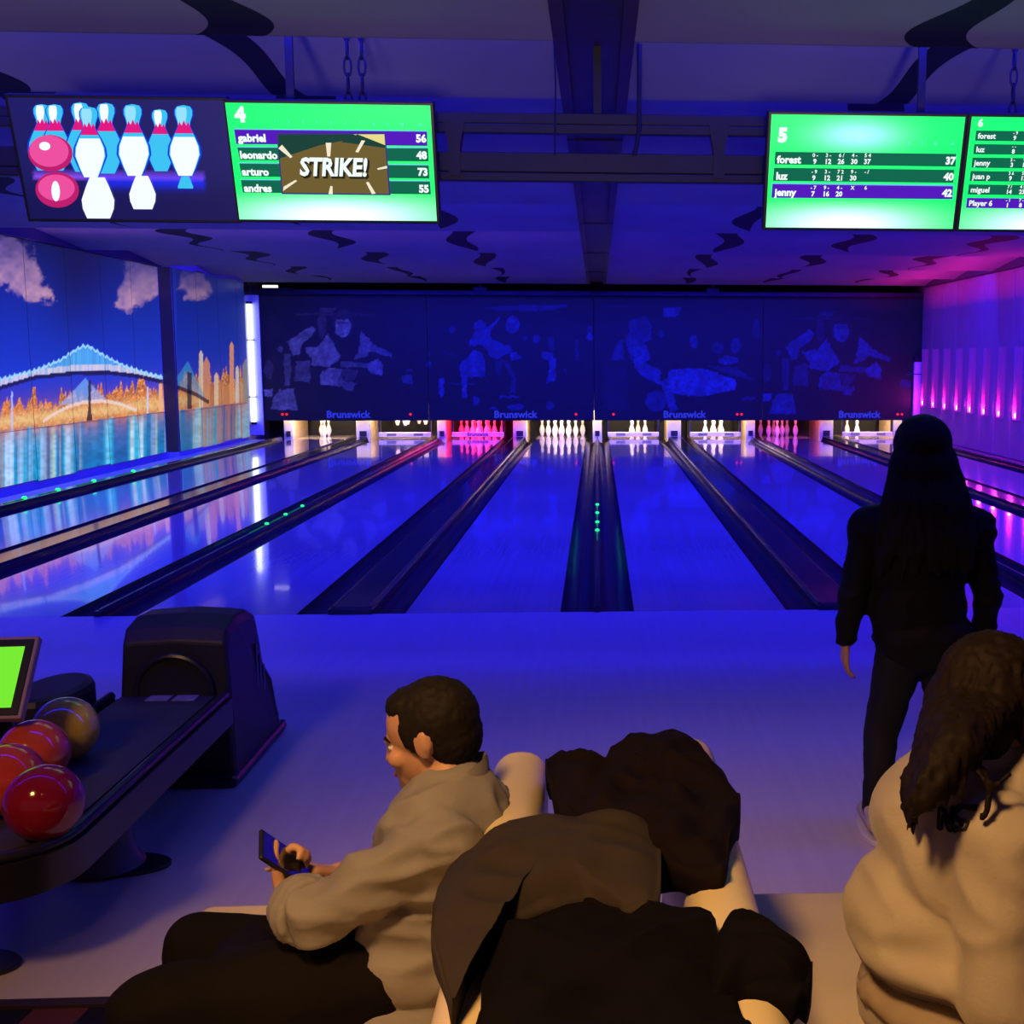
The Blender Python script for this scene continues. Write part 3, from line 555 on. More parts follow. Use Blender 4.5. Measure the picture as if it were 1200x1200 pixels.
# ================================================================ OVERHEAD MONITORS
def homog(src):
    A = []; dst = [(0,0),(1,0),(1,1),(0,1)]
    for (x, y), (u, v) in zip(src, dst): A += [[x,y,1,0,0,0,-u*x,-u*y,-u],[0,0,0,x,y,1,-v*x,-v*y,-v]]
    h = np.linalg.svd(np.array(A, float))[2][-1].reshape(3,3)
    def f(p): q = h@np.array([p[0],p[1],1.0]); return q[0]/q[2], q[1]/q[2]
    return f
M_bezel = mat('monitor_black', (.012,.012,.014), .35, noise_amt=.2, nscale=20)
class Screen:
    def __init__(s, name, corners, label, yt=-2.12, yb=-1.96, paint=None, estr=1.0, key='scr'):
        tl = at(*corners[0], Y=yt); tr = at(*corners[1], Y=yt); br = at(*corners[2], Y=yb); bl = at(*corners[3], Y=yb)
        tl = Vector((tl.x, yt, (tl.z+tr.z)/2)); tr = Vector((tr.x, yt, tl.z)); zb = (bl.z+br.z)/2; xm = ((tl.x+bl.x)/2, (tr.x+br.x)/2)
        s.O = Vector((xm[0], yt, tl.z)); s.A = Vector((xm[1]-xm[0], 0, 0)); s.B = Vector((0, yb-yt, zb-tl.z)); s.N = s.B.cross(s.A).normalized()
        if s.N.y > 0: s.N = -s.N
        s.f = homog(corners); s.sx = corners; s.w = s.A.length; s.h = s.B.length; s.lift = .0008
        s.t = empty(name, s.O+s.A/2+s.B/2-s.N*.03, label, 'monitor', 'overhead monitors')
        b = .018/s.w; fr = MB(); P = lambda u, v, d: s.O+s.A*u+s.B*v+s.N*d
        fr.add([P(-b,-b*1.6,-.004),P(1+b,-b*1.6,-.004),P(1+b,1+b*1.6,-.004),P(-b,1+b*1.6,-.004),P(-b,-b*1.6,-.06),P(1+b,-b*1.6,-.06),P(1+b,1+b*1.6,-.06),P(-b,1+b*1.6,-.06)],
               [(0,1,2,3),(7,6,5,4),(0,4,5,1),(1,5,6,2),(2,6,7,3),(3,7,4,0)]); obj('casing', fr, M_bezel, s.t, bevel=.006)
        me = painted_grid(s.O+s.B, s.A, -s.B, 48, 28, .003, paint(s)); link('display', me, mat(key, (0,0,0), .3, attr='print', estr=estr), s.t)
    def uv(s, P):
        d = P-np.array(s.O); return d@np.array(s.A)/s.w**2, d@np.array(s.B)/s.h**2
    def P(s, u, v, d): return s.O+s.A*u+s.B*v+s.N*d
    def poly(s, pts, m, name='graphic', d=None):
        s.lift += .00012; d = s.lift if d is None else d
        q = [s.f(p) for p in pts]; return obj(name, MB().prism(q, lambda p: s.P(p[0], p[1], d-.0006), lambda p: s.P(p[0], p[1], d)), m, s.t)
    def rect(s, x0, y0, x1, y1, m, name='score_row'): return s.poly([(x0,y0),(x1,y0),(x1,y1),(x0,y1)], m, name)
    def text(s, body, p, size, m, ax='LEFT', off=.0, sx=1.0, shear=0.0):
        s.lift += .00002; u, v = s.f(p); o = s.P(u, v, s.lift+.002); a = s.A.normalized(); b = -s.B.normalized()
        M = Matrix(((a.x,b.x,s.N.x,o.x),(a.y,b.y,s.N.y,o.y),(a.z,b.z,s.N.z,o.z),(0,0,0,1)))
        return text(body, 'lettering', m, s.t, M, size, ax, off, .0004, sx, shear)
def green_paint(cx, w, top=0):
    def mk(s):
        def f(P):
            u, v = s.uv(P); n = len(P); c = np.tile(np.array(lin((10,225,86))), (n,1))
            k = np.exp(-((u-cx)/w)**2)*sstep(.72, .97, v); c = mixc(c, (222,255,246), k*.95)
            if top: c = mixc(c, (150,255,215), np.exp(-((u-.45)/.2)**2-((v-.17)/.12)**2)*top)
            return c
        return f
    return mk
GT = glow('screen_white', (240,255,250), 1.05); GR = glow('screen_row_green', (12,104,78), 1); GP = glow('screen_row_purple', (84,24,190), 1); GL = glow('screen_line', (120,200,255), .9)
# screen 4 (points measured on the sign)
z4 = lambda p: (240+p[0]*.25, 80+p[1]*.25)
c4 = [(265.5,119),(505,125),(511,260),(279,256)]
S4 = Screen('score_monitor', c4, 'green score monitor headed 4 showing a strike animation', paint=green_paint(.5, .42), key='screen_green', estr=1.5)
S4.text('4', z4((172,215)), .09, GT, 'CENTER', .006)
for k, x in enumerate((335,400,467,532,597,664,731,796,860,928,1010)): S4.text(str(k+1) if k < 10 else 'x0', z4((x, 246+k*2.2)), .018, GL, 'CENTER')
rows = [((140,278),(1045,297),(1045,368),(150,350),GP),((153,362),(1048,375),(1050,440),(165,425),GR),((160,437),(1050,455),(1053,520),(172,502),GR),((166,515),(1055,530),(1058,594),(175,578),GR)]
for k, (a,b,c,d,m) in enumerate(rows):
    S4.poly([z4(a),z4(b),z4(c),z4(d)], m, 'score_row')
    S4.poly([z4(a),z4(b),z4((b[0],b[1]+4)),z4((a[0],a[1]+4))], GL, 'row_line')
for body, p in (('gabriel',(160,322)),('leonardo',(166,402)),('arturo',(174,481)),('andres',(182,558))): S4.text(body, z4(p), .05, GT, 'LEFT', .0022)
for body, p in (('56',(1040,335)),('48',(1042,413)),('73',(1046,491)),('55',(1050,570))): S4.text(body, z4(p), .05, GT, 'RIGHT', .0025)
S4.poly([z4(p) for p in ((340,300),(850,305),(870,597),(358,587))], glow('strike_border', (60,50,130), 1), 'animation_window')
S4.poly([z4(p) for p in ((347,308),(845,311),(862,590),(363,580))], glow('strike_olive', (112,94,48), 1), 'animation_window')
S4.poly([z4(p) for p in ((347,308),(720,310),(700,330),(540,360),(350,420))], glow('strike_dark', (24,66,56), 1), 'graphic')
S4.poly([z4(p) for p in ((700,310),(845,311),(848,362))], glow('strike_cream', (232,220,140), 1), 'graphic')
S4.poly([z4(p) for p in ((640,345),(720,310),(848,362),(848,375))], glow('strike_dark', (24,66,56), 1), 'graphic')
GC = glow('strike_ray', (245,236,205), 1)
for q in (((347,372),(365,355),(413,412),(403,418)),((570,348),(596,348),(590,412),(576,412)),((738,338),(755,340),(722,395),(708,392)),((808,470),(855,458),(856,470),(812,477)),((365,572),(368,552),(425,520),(432,526)),((578,588),(588,550),(598,552),(598,590)),((755,535),(768,533),(800,588),(782,590))): S4.poly([z4(p) for p in q], GC, 'graphic')
S4.text('STRIKE!', z4((610,474)), .118, glow('strike_shadow', (44,36,22), 1), 'CENTER', .008, .84, .18); S4.text('STRIKE!', z4((602,466)), .118, GT, 'CENTER', .0045, .84, .18)
# screen 5
z5 = lambda p: (860+p[0]*.28333, 80+p[1]*.28333)
c5 = [(903.5,134.5),(1130,136.5),(1117.5,268),(898,266.5)]
S5 = Screen('score_monitor', c5, 'green score monitor headed 5 with three rows of scores', paint=green_paint(.42, .36, .8), key='screen_green')
S5.text('5', z5((200,280)), .09, GT, 'CENTER', .006)
for k, x in enumerate((335,390,445,500,555,612,667,722,775,830,900)): S5.text(str(k+1) if k < 10 else 'x0', z5((x, 310)), .018, GL, 'CENTER')
rows = [((170,346),(918,352),(916,405),(168,398),GR),((166,412),(911,418),(908,472),(162,466),GR),((160,478),(908,485),(906,540),(156,536),GP)]
for a,b,c,d,m in rows:
    S5.poly([z5(a),z5(b),z5(c),z5(d)], m, 'score_row')
S5.poly([z5(p) for p in ((160,474),(908,481),(908,486),(160,479))], GL, 'row_line')
for body, p in (('forest',(178,379)),('luz',(174,447)),('jenny',(170,514))): S5.text(body, z5(p), .05, GT, 'LEFT', .0022)
for body, p in (('37',(914,382)),('40',(908,448)),('42',(903,516))): S5.text(body, z5(p), .05, GT, 'RIGHT', .0025)
for y0, tops, bots in ((372, ('0 -','3 -','6 /','4 -','5 4'), ('9','12','26','30','37')), (440, ('- 9','3 -','7 2','9 -','- /'), ('9','12','21','30','')), (506, ('- 7','9 -','4 -','X','6'), ('7','16','20','',''))):
    for k in range(5):
        S5.text(tops[k], z5((335+54*k-(y0-372)*.05, y0-12)), .026, GT, 'CENTER', .0006)
        if bots[k]: S5.text(bots[k], z5((333+54*k-(y0-372)*.05, y0+14)), .034, GT, 'CENTER', .0012)
# screen 6 (cut by the picture edge, goes on to the right)
c6 = [(1136.5,137),(1363,139.5),(1346,270),(1126,268.5)]
S6 = Screen('score_monitor', c6, 'green score monitor at the right edge with six rows of names', paint=green_paint(.5, .36), key='screen_green')
S6.text('6', z5((1012,228)), .05, GT, 'CENTER', .002)
names = ['forest','luz','jenny','juan p','miguel','Player 6']; tp = [('- 9','7 -'),('- -','8 /'),('3 -','9 -'),('3 6','5 -'),('7 /','4 5'),('- 1','7 -')]; bt = [('9','16'),('8','17'),('3','12'),('9','17'),('14','23'),('1','8')]
for k in range(6):
    y0 = 258+k*55.5; x0 = 995-k*5.5
    S6.poly([z5((x0,y0)),z5((x0+800,y0+8)),z5((x0+794,y0+50)),z5((x0-3,y0+42))], GP if k == 5 else GR, 'score_row')
    S6.text(names[k], z5((x0+8,y0+23)), .038, GT, 'LEFT', .001)
    for j in range(9):
        if j < 2: S6.text(tp[k][j], z5((1158-k*4+54*j, y0+10)), .022, GT, 'CENTER', .0005); S6.text(bt[k][j], z5((1155-k*4+54*j, y0+31)), .03, GT, 'CENTER', .001)
# advertising screen with pins and a ball
ca = [(12,115),(263,117),(277,257.5),(33,257)]
def ad_paint(s):
    def f(P):
        u, v = s.uv(P); n = len(P); c = np.tile(np.array(lin((24,24,78))), (n,1)); c = mixc(c, (16,14,60), sstep(.5,.9,v)*.7)
        k = np.exp(-((v-.63)/.02)**2)*((u > .06) & (u < .86)); c = mixc(c, (150,90,235), k*.9); k = np.exp(-((v-.68)/.05)**2)*((u > .3) & (u < .86)); c = mixc(c, (20,40,200), k*.8); return c
    return f
SA = Screen('advert_monitor', ca, 'monitor showing blue lit pins and a pink bowling ball, at the far left', paint=ad_paint, key='screen_advert')
zA = lambda p: (p[0]*.25, p[1]*.25)
PROF = [(0,0),(.13,0),(.2,.12),(.285,.3),(.27,.42),(.2,.55),(.13,.66),(.105,.71),(.12,.77),(.16,.86),(.16,.93),(.12,.98),(0,1)]
def pinpoly(cx, yb, h, lo=0, hi=1, k=1.0, flip=False):
    w_ = h*.98*k; ys = [lo]+[z for _, z in PROF if lo < z < hi]+[hi]; pr = np.interp(ys, [z for _, z in PROF], [r for r, _ in PROF]); sg = -1 if not flip else 1
    return [zA((cx-r*w_*.78, yb+sg*z*h)) for r, z in zip(pr, ys)]+[zA((cx+r*w_*.78, yb+sg*z*h)) for r, z in reversed(list(zip(pr, ys)))]
GW = glow('ad_white', (236,244,255), 1.1); GCy = glow('ad_cyan', (60,196,245), 1); GBl = glow('ad_blue', (24,60,220), 1); GMg = glow('ad_magenta', (226,24,130), 1); GPk = glow('ad_pink', (238,80,160), 1); GPk2 = glow('ad_pink_dark', (190,30,110), 1)
for cx, yb, h, far in ((205,800,310,1),(265,800,310,1),(755,800,290,1),(385,805,325,1),(505,812,330,1),(630,822,335,0),(425,830,330,0),(868,820,330,0)):
    SA.poly(pinpoly(cx, yb, h, 0, 1, 1.12), GBl, 'pin_picture'); SA.poly(pinpoly(cx, yb, h, .0, 1), GCy, 'pin_picture')
    if not far: SA.poly(pinpoly(cx, yb, h, 0, .55, .94), GW, 'pin_picture'); SA.poly(pinpoly(cx-h*.03, yb, h, .72, .97, .6), glow('ad_ice', (150,226,252), 1), 'pin_picture')
    else: SA.poly(pinpoly(cx-8, yb, h, .62, .98, .5), GW, 'pin_picture')
    SA.poly(pinpoly(cx, yb, h, .6, .70, 1.0), GMg, 'pin_stripe'); w_ = h*.07
    SA.poly([zA(q) for q in ((cx-w_*1.2, yb-h*.70),(cx-w_*.9, yb-h*.77),(cx-w_*.45, yb-h*.71),(cx, yb-h*.79),(cx+w_*.45, yb-h*.71),(cx+w_*.9, yb-h*.77),(cx+w_*1.2, yb-h*.70))], GMg, 'pin_stripe')
for cx, yb, h in ((665,822,190),(868,822,110),(455,830,235)): SA.poly(pinpoly(cx, yb, h*1.5, 0, .55 if h > 150 else .35, 1.0, True), GW if h != 110 else GCy, 'pin_reflection')
def disc(cx, cy, rx, ry, n=28): return [zA((cx+rx*math.cos(2*math.pi*k/n), cy+ry*math.sin(2*math.pi*k/n))) for k in range(n)]
SA.poly(disc(240,718,104,86), GPk2, 'ball_picture'); SA.poly(disc(234,708,92,74), GPk, 'ball_picture'); SA.poly(disc(265,890,102,84), GPk2, 'ball_reflection'); SA.poly(disc(262,880,86,62), GPk, 'ball_reflection'); SA.poly(disc(258,896,20,48), GW, 'ball_reflection'); SA.poly(disc(215,685,26,20), GW, 'ball_picture')
# ---- truss
M_truss = mat('truss_black', (.012,.011,.016), .5, spec=.3, noise_amt=.2, nscale=8)
tr = empty('monitor_truss', (0, -1.82, 2.62), 'black steel truss of paired rails carrying the overhead monitors', 'truss')
for y, hh in ((139.5,.028),(151.5,.024),(191,.05),(208,.022)):
    z = at(620, y, Y=-1.8).z; obj('rail', MB().box(-7.4, 7.0, -1.83, -1.77, z-hh, z+hh), M_truss, tr, bevel=.006)
zt, zb = at(620,139,Y=-1.8).z, at(620,208,Y=-1.8).z
for q in (533, 842, 60, 1010, 390, 140, 1180, 1300):
    xx = at(q, 170, Y=-1.8).x; zm = (zt+zb)/2
    obj('upright', MB().prism([(-.055,zt-.02),(.055,zt-.02),(.03,zm),(.03,zb),(-.03,zb),(-.03,zm)], lambda p: (xx+p[0],-1.84,p[1]), lambda p: (xx+p[0],-1.76,p[1])), M_truss, tr)
for q in (350, 460, 960, 1070, 100, 220, 1190, 1290):
    xx = at(q, 190, Y=-1.9).x; obj('monitor_arm', MB().box(xx-.03, xx+.03, -1.97, -1.8, 2.68, 2.74), M_truss, tr)
for q in (700, 340, 1080): 
    xx = at(q, 100, Y=-1.8).x; obj('hanger', MB().box(xx-.02, xx+.02, -1.81, -1.79, zt, 3.42), M_truss, tr)
def chain(xp, yp, n, label):
    p = at(xp, yp, Y=-1.85); t = empty('hanging_chain', (p.x, -1.85, zt), label, 'chain', 'chains'); z = zt+.02
    for k in range(n):
        pts = [(p.x+(.018*math.cos(a) if k % 2 == 0 else 0), -1.85+(.018*math.cos(a) if k % 2 else 0), z+.045+.05*math.sin(a)) for a in [2*math.pi*j/12 for j in range(12)]]
        obj('chain_link', MB().tube(pts, .006, 6, closed=True), M_truss, t, smooth=True); z += .085
chain(408, 100, 5, 'short black chain above the strike monitor, left one'); chain(425, 108, 5, 'short black chain above the strike monitor, right one'); chain(1187, 120, 5, 'short black chain above the right edge monitor')
setp(obj('hanging_cable', MB().tube([at(749,52,Y=-1.85), at(749,120,Y=-1.85), at(749,152,Y=-1.85), at(746,170,Y=-1.85), at(743,182,Y=-1.85)], .012, 8), M_truss, smooth=True), 'thick black cable hanging to the truss right of the tray', 'cable')
setp(obj('hanging_cable', MB().tube([at(648,20,Y=-1.85), at(651,100,Y=-1.85), at(650,182,Y=-1.85)], .005, 6), M_truss, smooth=True), 'thin dark wire hanging to the truss left of the tray', 'cable')
# ---- tray down the middle of the ceiling
ty = empty('cable_tray', (0, 6, 3.26), 'dark metal cable tray running down the middle of the ceiling', 'cable tray')
M_tray = mat('tray_dark', (.02,.014,.022), .6, noise_amt=.2, nscale=4)
obj('tray_bottom', MB().box(-.135, .135, -10.5, 17.7, 3.345, 3.36), M_tray, ty)
for s in (-1, 1): obj('side_flange', MB().box(min(s*.135,s*.2), max(s*.135,s*.2), -10.5, 17.7, 3.30, 3.40), mat('tray_rust', (.035,.012,.014), .6, noise_amt=.3, nscale=6), ty)
obj('joint_plate', MB().box(-.14, .14, 2.3, 2.62, 3.33, 3.345), mat('tray_joint', (.25,.22,.28), .4, noise_amt=.1), ty)
for y in (-3.2, .6, 6, 10, 14): obj('crossbar', MB().box(-.2, .2, y, y+.05, 3.29, 3.31), M_tray, ty)
# ================================================================ BALL RETURN
M_hood = mat('hood_plastic', (.022,.02,.024), .45, spec=.4, noise_amt=.25, nscale=5, bump=.04, bscale=90)
M_rack = mat('rack_black', (.02,.018,.022), .3, spec=.5, noise_amt=.2, nscale=8)
M_belt = mat('rack_mat', (.045,.04,.055), .6, noise_amt=.2, nscale=12)
RXC = -1.70
br_ = empty('ball_return', (RXC, -3.3, 0), 'black hooded ball return with a long rack in the left foreground', 'ball return')
def hood():
    prof = []   # side profile in (y,z): front nearly upright, top domed, back stepping out
    side = [(-3.36,.0),(-3.38,.30),(-3.36,.60),(-3.32,.66),(-3.2,.685),(-3.05,.68),(-2.93,.63),(-2.88,.52),(-2.84,.40),(-2.76,.30),(-2.70,.16),(-2.66,.10),(-2.66,.0)]
    mb = MB(); n = len(side); vs = []
    xs = [(-.235,.93),(-.225,.99),(-.15,1.0),(0,1.012),(.15,1.0),(.225,.99),(.235,.93)]
    for dx, k in xs:
        for y, z in side: vs.append((RXC-.02+dx*.9*(1.08 if z < .4 else 1.0), -3.05+(y+3.05)*(k if k < .99 else 1), z*k))
    fs = [(i*n+j, i*n+j+1, (i+1)*n+j+1, (i+1)*n+j) for i in range(len(xs)-1) for j in range(n-1)]
    fs += [tuple(range(n))[::-1], tuple((len(xs)-1)*n+j for j in range(n))]+[(i*n, (i+1)*n, (i+1)*n+n-1, i*n+n-1) for i in range(len(xs)-1)]
    return mb.add(vs, fs)
obj('hood', hood(), M_hood, br_, bevel=.012)
pts = [(RXC-.02+.15*math.cos(a), -3.385, .40+.15*math.sin(a)) for a in [2*math.pi*k/28 for k in range(28)]]
obj('opening_rim', MB().tube(pts, .014, 8, closed=True), M_rack, br_, smooth=True)
obj('opening', MB().prism([(0.145*math.cos(2*math.pi*k/28), 0.145*math.sin(2*math.pi*k/28)) for k in range(28)], lambda p: (RXC-.02+p[0], -3.388, .40+p[1]), lambda p: (RXC-.02+p[0], -3.36, .40+p[1])), M_black, br_)
obj('skirt', MB().box(RXC-.25, RXC+.225, -3.42, -2.6, 0, .05), M_rack, br_, bevel=.02)
for k in range(3): obj('vent_fin', MB().box(RXC+.165, RXC+.20, -2.98+.05*k, -2.955+.05*k, .16, .50-.06*k), M_rack, br_)
# rack: long tray with rounded near end
def stadium(x0, x1, y0, y1, r0=None, n=14):
    r = (x1-x0)/2; cx = (x0+x1)/2; return [(x1, y1), (x0, y1)]+[(cx-r*math.cos(math.pi*k/n), y0+r-r*math.sin(math.pi*k/n)) for k in range(n+1)]
RX0, RX1, RY0, RY1 = -2.0, -1.485, -5.06, -3.39
def zs(y): return .40
obj('rack_tray', MB().prism(stadium(RX0, RX1, RY0, RY1), lambda p: (p[0],p[1],.27), lambda p: (p[0],p[1],.375)), M_rack, br_, smooth=True)
obj('rack_mat', MB().prism(stadium(RX0+.07, RX1-.07, RY0+.07, RY1), lambda p: (p[0],p[1],.375), lambda p: (p[0],p[1],.385)), M_belt, br_)
path = stadium(RX0+.03, RX1-.03, RY0+.03, RY1); path = path[1:]+path[:1]
obj('rack_rail', MB().tube([(p[0], p[1], .388) for p in path], .02, 10), M_rack, br_, smooth=True)
obj('rack_underside', MB().prism(stadium(RX0+.12, RX1-.16, RY0+.2, RY1), lambda p: (p[0],p[1],.20), lambda p: (p[0],p[1],.26)), M_hood, br_, bevel=.015)
obj('pedestal', MB().lathe([(.13,.012),(.10,.06),(.085,.14),(.08,.26)], 20, (-1.70,-4.17,0)), mat('pedestal_grey', (.10,.09,.10), .45, noise_amt=.15), br_, smooth=True)
def oval(cx, cy, rx, ry, n=28): return [(cx+rx*math.cos(2*math.pi*k/n), cy+ry*math.sin(2*math.pi*k/n)) for k in range(n)]
obj('pedestal_foot', MB().prism(oval(-1.68,-4.17,.20,.10), lambda p: (p[0],p[1],0), lambda p: (p[0],p[1],.014)), M_rack, br_, bevel=.004)
obj('pedestal', MB().lathe([(.12,.012),(.09,.06),(.08,.14),(.075,.26)], 20, (-1.86,-4.86,0)), mat('pedestal_grey'), br_, smooth=True)
obj('pedestal_foot', MB().prism(oval(-1.86,-4.86,.19,.10), lambda p: (p[0],p[1],0), lambda p: (p[0],p[1],.014)), M_rack, br_, bevel=.004)
obj('side_bumper', MB().prism(oval(-2.09,-3.62,.13,.22), lambda p: (p[0],p[1],.33), lambda p: (p[0],p[1],.50)), M_hood, br_, bevel=.03)
for k, q in enumerate((188, 219)):
    p = at(q, 817, Z=.387); obj('notice_plate', MB().box(p.x-.045, p.x+.045, p.y-.05, p.y+.05, .3855, .389), mat('notice_grey', (.32,.30,.34), .5, noise_amt=.25, nscale=40), br_)
def ball(px, py, Y, col, label, name, holes=(0,-.5,.85)):
    p = V(px, py, Y); R = .108; z = .385+R; t = empty('bowling_ball', (p.x, p.y, z-R), label, 'bowling ball', 'balls on the rack')
    m = mat('ball_'+name, col, .12, spec=.55, noise_amt=.28, nscale=7, coat=.5, coat_r=.05)
    obj('shell', MB().ell((p.x, p.y, z), R, n=36, m=20), m, t, smooth=True)
    h = Vector(holes).normalized(); a = h.cross(Vector((1,.3,0))).normalized(); b = h.cross(a)
    for u, v in ((.02,0),(-.012,.018),(-.012,-.018)):
        d = (h*R+a*u+b*v).normalized(); M3 = d.to_track_quat('Z','Y').to_matrix(); obj('finger_hole', MB().ell(Vector((p.x,p.y,z))+d*(R-.001), (.012,.012,.003), M3, 12, 6), M_black, t)
ball(77, 853, -4.16, (.85,.60,.04), 'mustard yellow bowling ball, nearest the hood on the rack', 'yellow', (.3,.6,.5))
ball(40, 880, -4.42, (.85,.10,.035), 'bright orange red bowling ball behind the crimson one', 'orange', (-.4,.6,.5))
ball(8, 905, -4.66, (.80,.07,.03), 'orange red bowling ball cut by the left picture edge', 'scarlet', (-.5,.4,.5))
ball(52, 937, -4.86, (.36,.008,.03), 'dark crimson bowling ball, nearest the rounded rack end', 'crimson', (.4,.8,.3))
# console tablet
ct = empty('score_console', (-2.16, -4.35, 0), 'bowler console tablet with a lime green screen at the left edge', 'console')
tc_ = [at(-60,748,Y=-4.33), at(46,745,Y=-4.33), at(24,842,Y=-4.50), at(-82,845,Y=-4.50)]
tcn = (tc_[1]-tc_[0]).cross(tc_[3]-tc_[0]).normalized(); tcn = tcn if tcn.y < 0 else -tcn
def quad(c, inset, d0, d1, m, name):
    ctr = sum(c, Vector())/4; q = [ctr+(p-ctr)*inset for p in c]; mb = MB().add([p+tcn*d0 for p in q]+[p+tcn*d1 for p in q], [(3,2,1,0),(4,5,6,7),(0,1,5,4),(1,2,6,5),(2,3,7,6),(3,0,4,7)]); return obj(name, mb, m, ct, bevel=.004)
quad(tc_, 1.0, -.03, 0, mat('tablet_frame', (.35,.24,.20), .4, noise_amt=.1), 'frame'); quad(tc_, .93, -.01, .002, M_bezel, 'bezel'); quad(tc_, .74, .0, .0035, glow('lime_screen', (120,235,50), 1.0), 'display')
c_ = sum(tc_, Vector())/4; obj('post', MB().tube([(c_.x-.02, c_.y+.14, 0), (c_.x-.02, c_.y+.14, c_.z-.1), (c_.x, c_.y+.02, c_.z-.02)], .025, 10), M_rack, ct, smooth=True)
obj('foot', MB().lathe([(0,0),(.11,0),(.11,.012),(.03,.03)], 20, (c_.x-.02, c_.y+.14, 0)), M_rack, ct)
# ================================================================ BENCHES
M_vinyl = mat('cream_vinyl', (.72,.60,.38), .42, spec=.4, noise_amt=.08, nscale=4, bump=.06, bscale=25)
def cushion(x0, x1, y0, y1, z0, z1, r, nm, par, m=M_vinyl):
    o = obj(nm, MB().box(x0, x1, y0, y1, z0, z1), m, par, smooth=False, bevel=r, seg=5); o.data.polygons.foreach_set('use_smooth', [True]*len(o.data.polygons)); return o
for s, lb in ((-1, 'cream upholstered bench facing left, under the man with the phone'), (1, 'cream upholstered bench facing right, under the woman in the hoodie')):
    t = empty('bench', (s*.55, -6.3, 0), lb, 'bench', 'back to back benches'); y0, y1 = -7.6, -5.36
    xi = .16 if s > 0 else -.11; a, b = sorted((xi, xi+s*.125)); cushion(a, b, y0, y1-.06 if s > 0 else y1-.14, .10, .85, .055, 'backrest', t)
    a, b = sorted((xi+s*.13, s*.98)); cushion(a, b, y0, y1, .27, .42, .045, 'seat', t); a, b = sorted((xi, s*.92)); obj('base', MB().box(a, b, y0, y1-.05, 0, .27), mat('bench_base', (.05,.035,.03), .6, noise_amt=.1), t)
    for yy in (-6.1, -6.85): obj('seam', MB().tube([(xi+s*.15, yy, .421), (s*.95, yy, .421)], .004, 6), mat('seam_piping', (.5,.4,.25), .5), t)
# ================================================================ COATS
def coat(name, outline, z0, T, m, label, drop=.14, seed=0, fold=.022, fs=9.0, rings=22, sub=8, ctr=None, sag=None):
    P = [at(x, y, Z=z0) for x, y in outline]; pts = []; n = len(P)
    for i in range(n):
        for k in range(sub):
            t = k/sub; p0, p1, p2, p3 = P[i-1], P[i], P[(i+1) % n], P[(i+2) % n]
            cr = .5*((2*p1)+(p2-p0)*t+(2*p0-5*p1+4*p2-p3)*t*t+(3*p1-p0-3*p2+p3)*t**3); pts.append(p1.lerp(p2, t)*.45+cr*.55)
    c = at(*ctr, Z=z0) if ctr else sum(P, Vector())/n; N = len(pts); vs = []; fs_ = []
    def fz(x, y):
        q = Vector((x*fs+seed, y*fs-seed, seed*.3)); w_ = noise.noise_vector(q*.55)*1.1
        return fold*(1-2.2*abs(noise.noise(q+w_)))+fold*.5*noise.noise(q*2.3)
    for j in range(1, rings+1):
        r = j/rings
        for p in pts:
            q = c.lerp(p, r); z = z0+T*(1-r**5)+fz(q.x, q.y)*(1-.4*r**6)
            if sag: z -= sag(q.x, q.y)
            vs.append((q.x, q.y, z))
    for j, (sc_, dz) in enumerate(((1.012,.03),(1.012,.45),(1.0,.8),(.97,1.0))):
        for i, p in enumerate(pts):
            q = c.lerp(p, sc_+.008*math.sin(i*.35+seed)); vs.append((q.x, q.y, z0+fz(q.x,q.y)*(1-dz)-drop*dz*(1+.25*math.sin(i*.35+seed)) - (sag(q.x,q.y) if sag else 0)))
    R_ = rings+4
    for j in range(R_-1):
        for i in range(N): fs_.append((j*N+i, j*N+(i+1) % N, (j+1)*N+(i+1) % N, (j+1)*N+i))
    vs.append((c.x, c.y, z0+T+fz(c.x,c.y)-(sag(c.x,c.y) if sag else 0))); k = len(vs)-1; fs_ += [(k, (i+1) % N, i) for i in range(N)]
    vs.append((c.x, c.y, z0-drop*.6)); k = len(vs)-1; fs_ += [(k, (R_-1)*N+i, (R_-1)*N+(i+1) % N) for i in range(N)]
    o = obj(name, MB().add(vs, fs_), m, None); o.data.polygons.foreach_set('use_smooth', [True]*len(o.data.polygons)); return setp(o, label, 'coat', 'coats piled on the bench backs')
M_maroon = mat('coat_maroon', (.008,.0045,.006), .85, spec=.08, noise_amt=.2, nscale=6, bump=.15, bscale=30)
M_olive = mat('coat_olive', (.034,.025,.021), .8, spec=.2, noise_amt=.12, nscale=5, bump=.1, bscale=60)
M_bcoat = mat('coat_black', (.0045,.0035,.0045), .88, spec=.07, noise_amt=.2, nscale=7, bump=.15, bscale=30)
coat('coat', [(641,892),(672,890),(706,896),(722,882),(745,868),(778,864),(802,866),(832,892),(860,928),(866,945),(856,985),(846,1024),(815,1022),(768,1000),(712,985),(668,952),(650,925)], .872, .03, M_maroon, 'dark maroon puffer coat draped over the far ends of both bench backs', drop=.07, seed=2, fold=.022, fs=9, ctr=(762,935))
coat('coat', [(507,1090),(516,1042),(545,1003),(592,972),(640,966),(700,960),(740,958),(762,968),(772,1005),(774,1040),(766,1062),(735,1064),(690,1052),(640,1062),(598,1078),(566,1104),(548,1132),(532,1180),(520,1150)], .885, .03, M_olive, 'olive brown coat folded across the left bench back', drop=.05, seed=5, fold=.018, fs=7, ctr=(640,1020))
coat('coat', [(570,1092),(610,1078),(660,1062),(715,1072),(740,1076),(768,1062),(795,1070),(832,1078),(846,1120),(862,1162),(880,1215),(900,1270),(560,1275),(566,1190)], .868, .02, M_bcoat, 'large black coat spread over the near part of the bench backs', drop=.10, seed=9, fold=.022, fs=7, ctr=(700,1170))
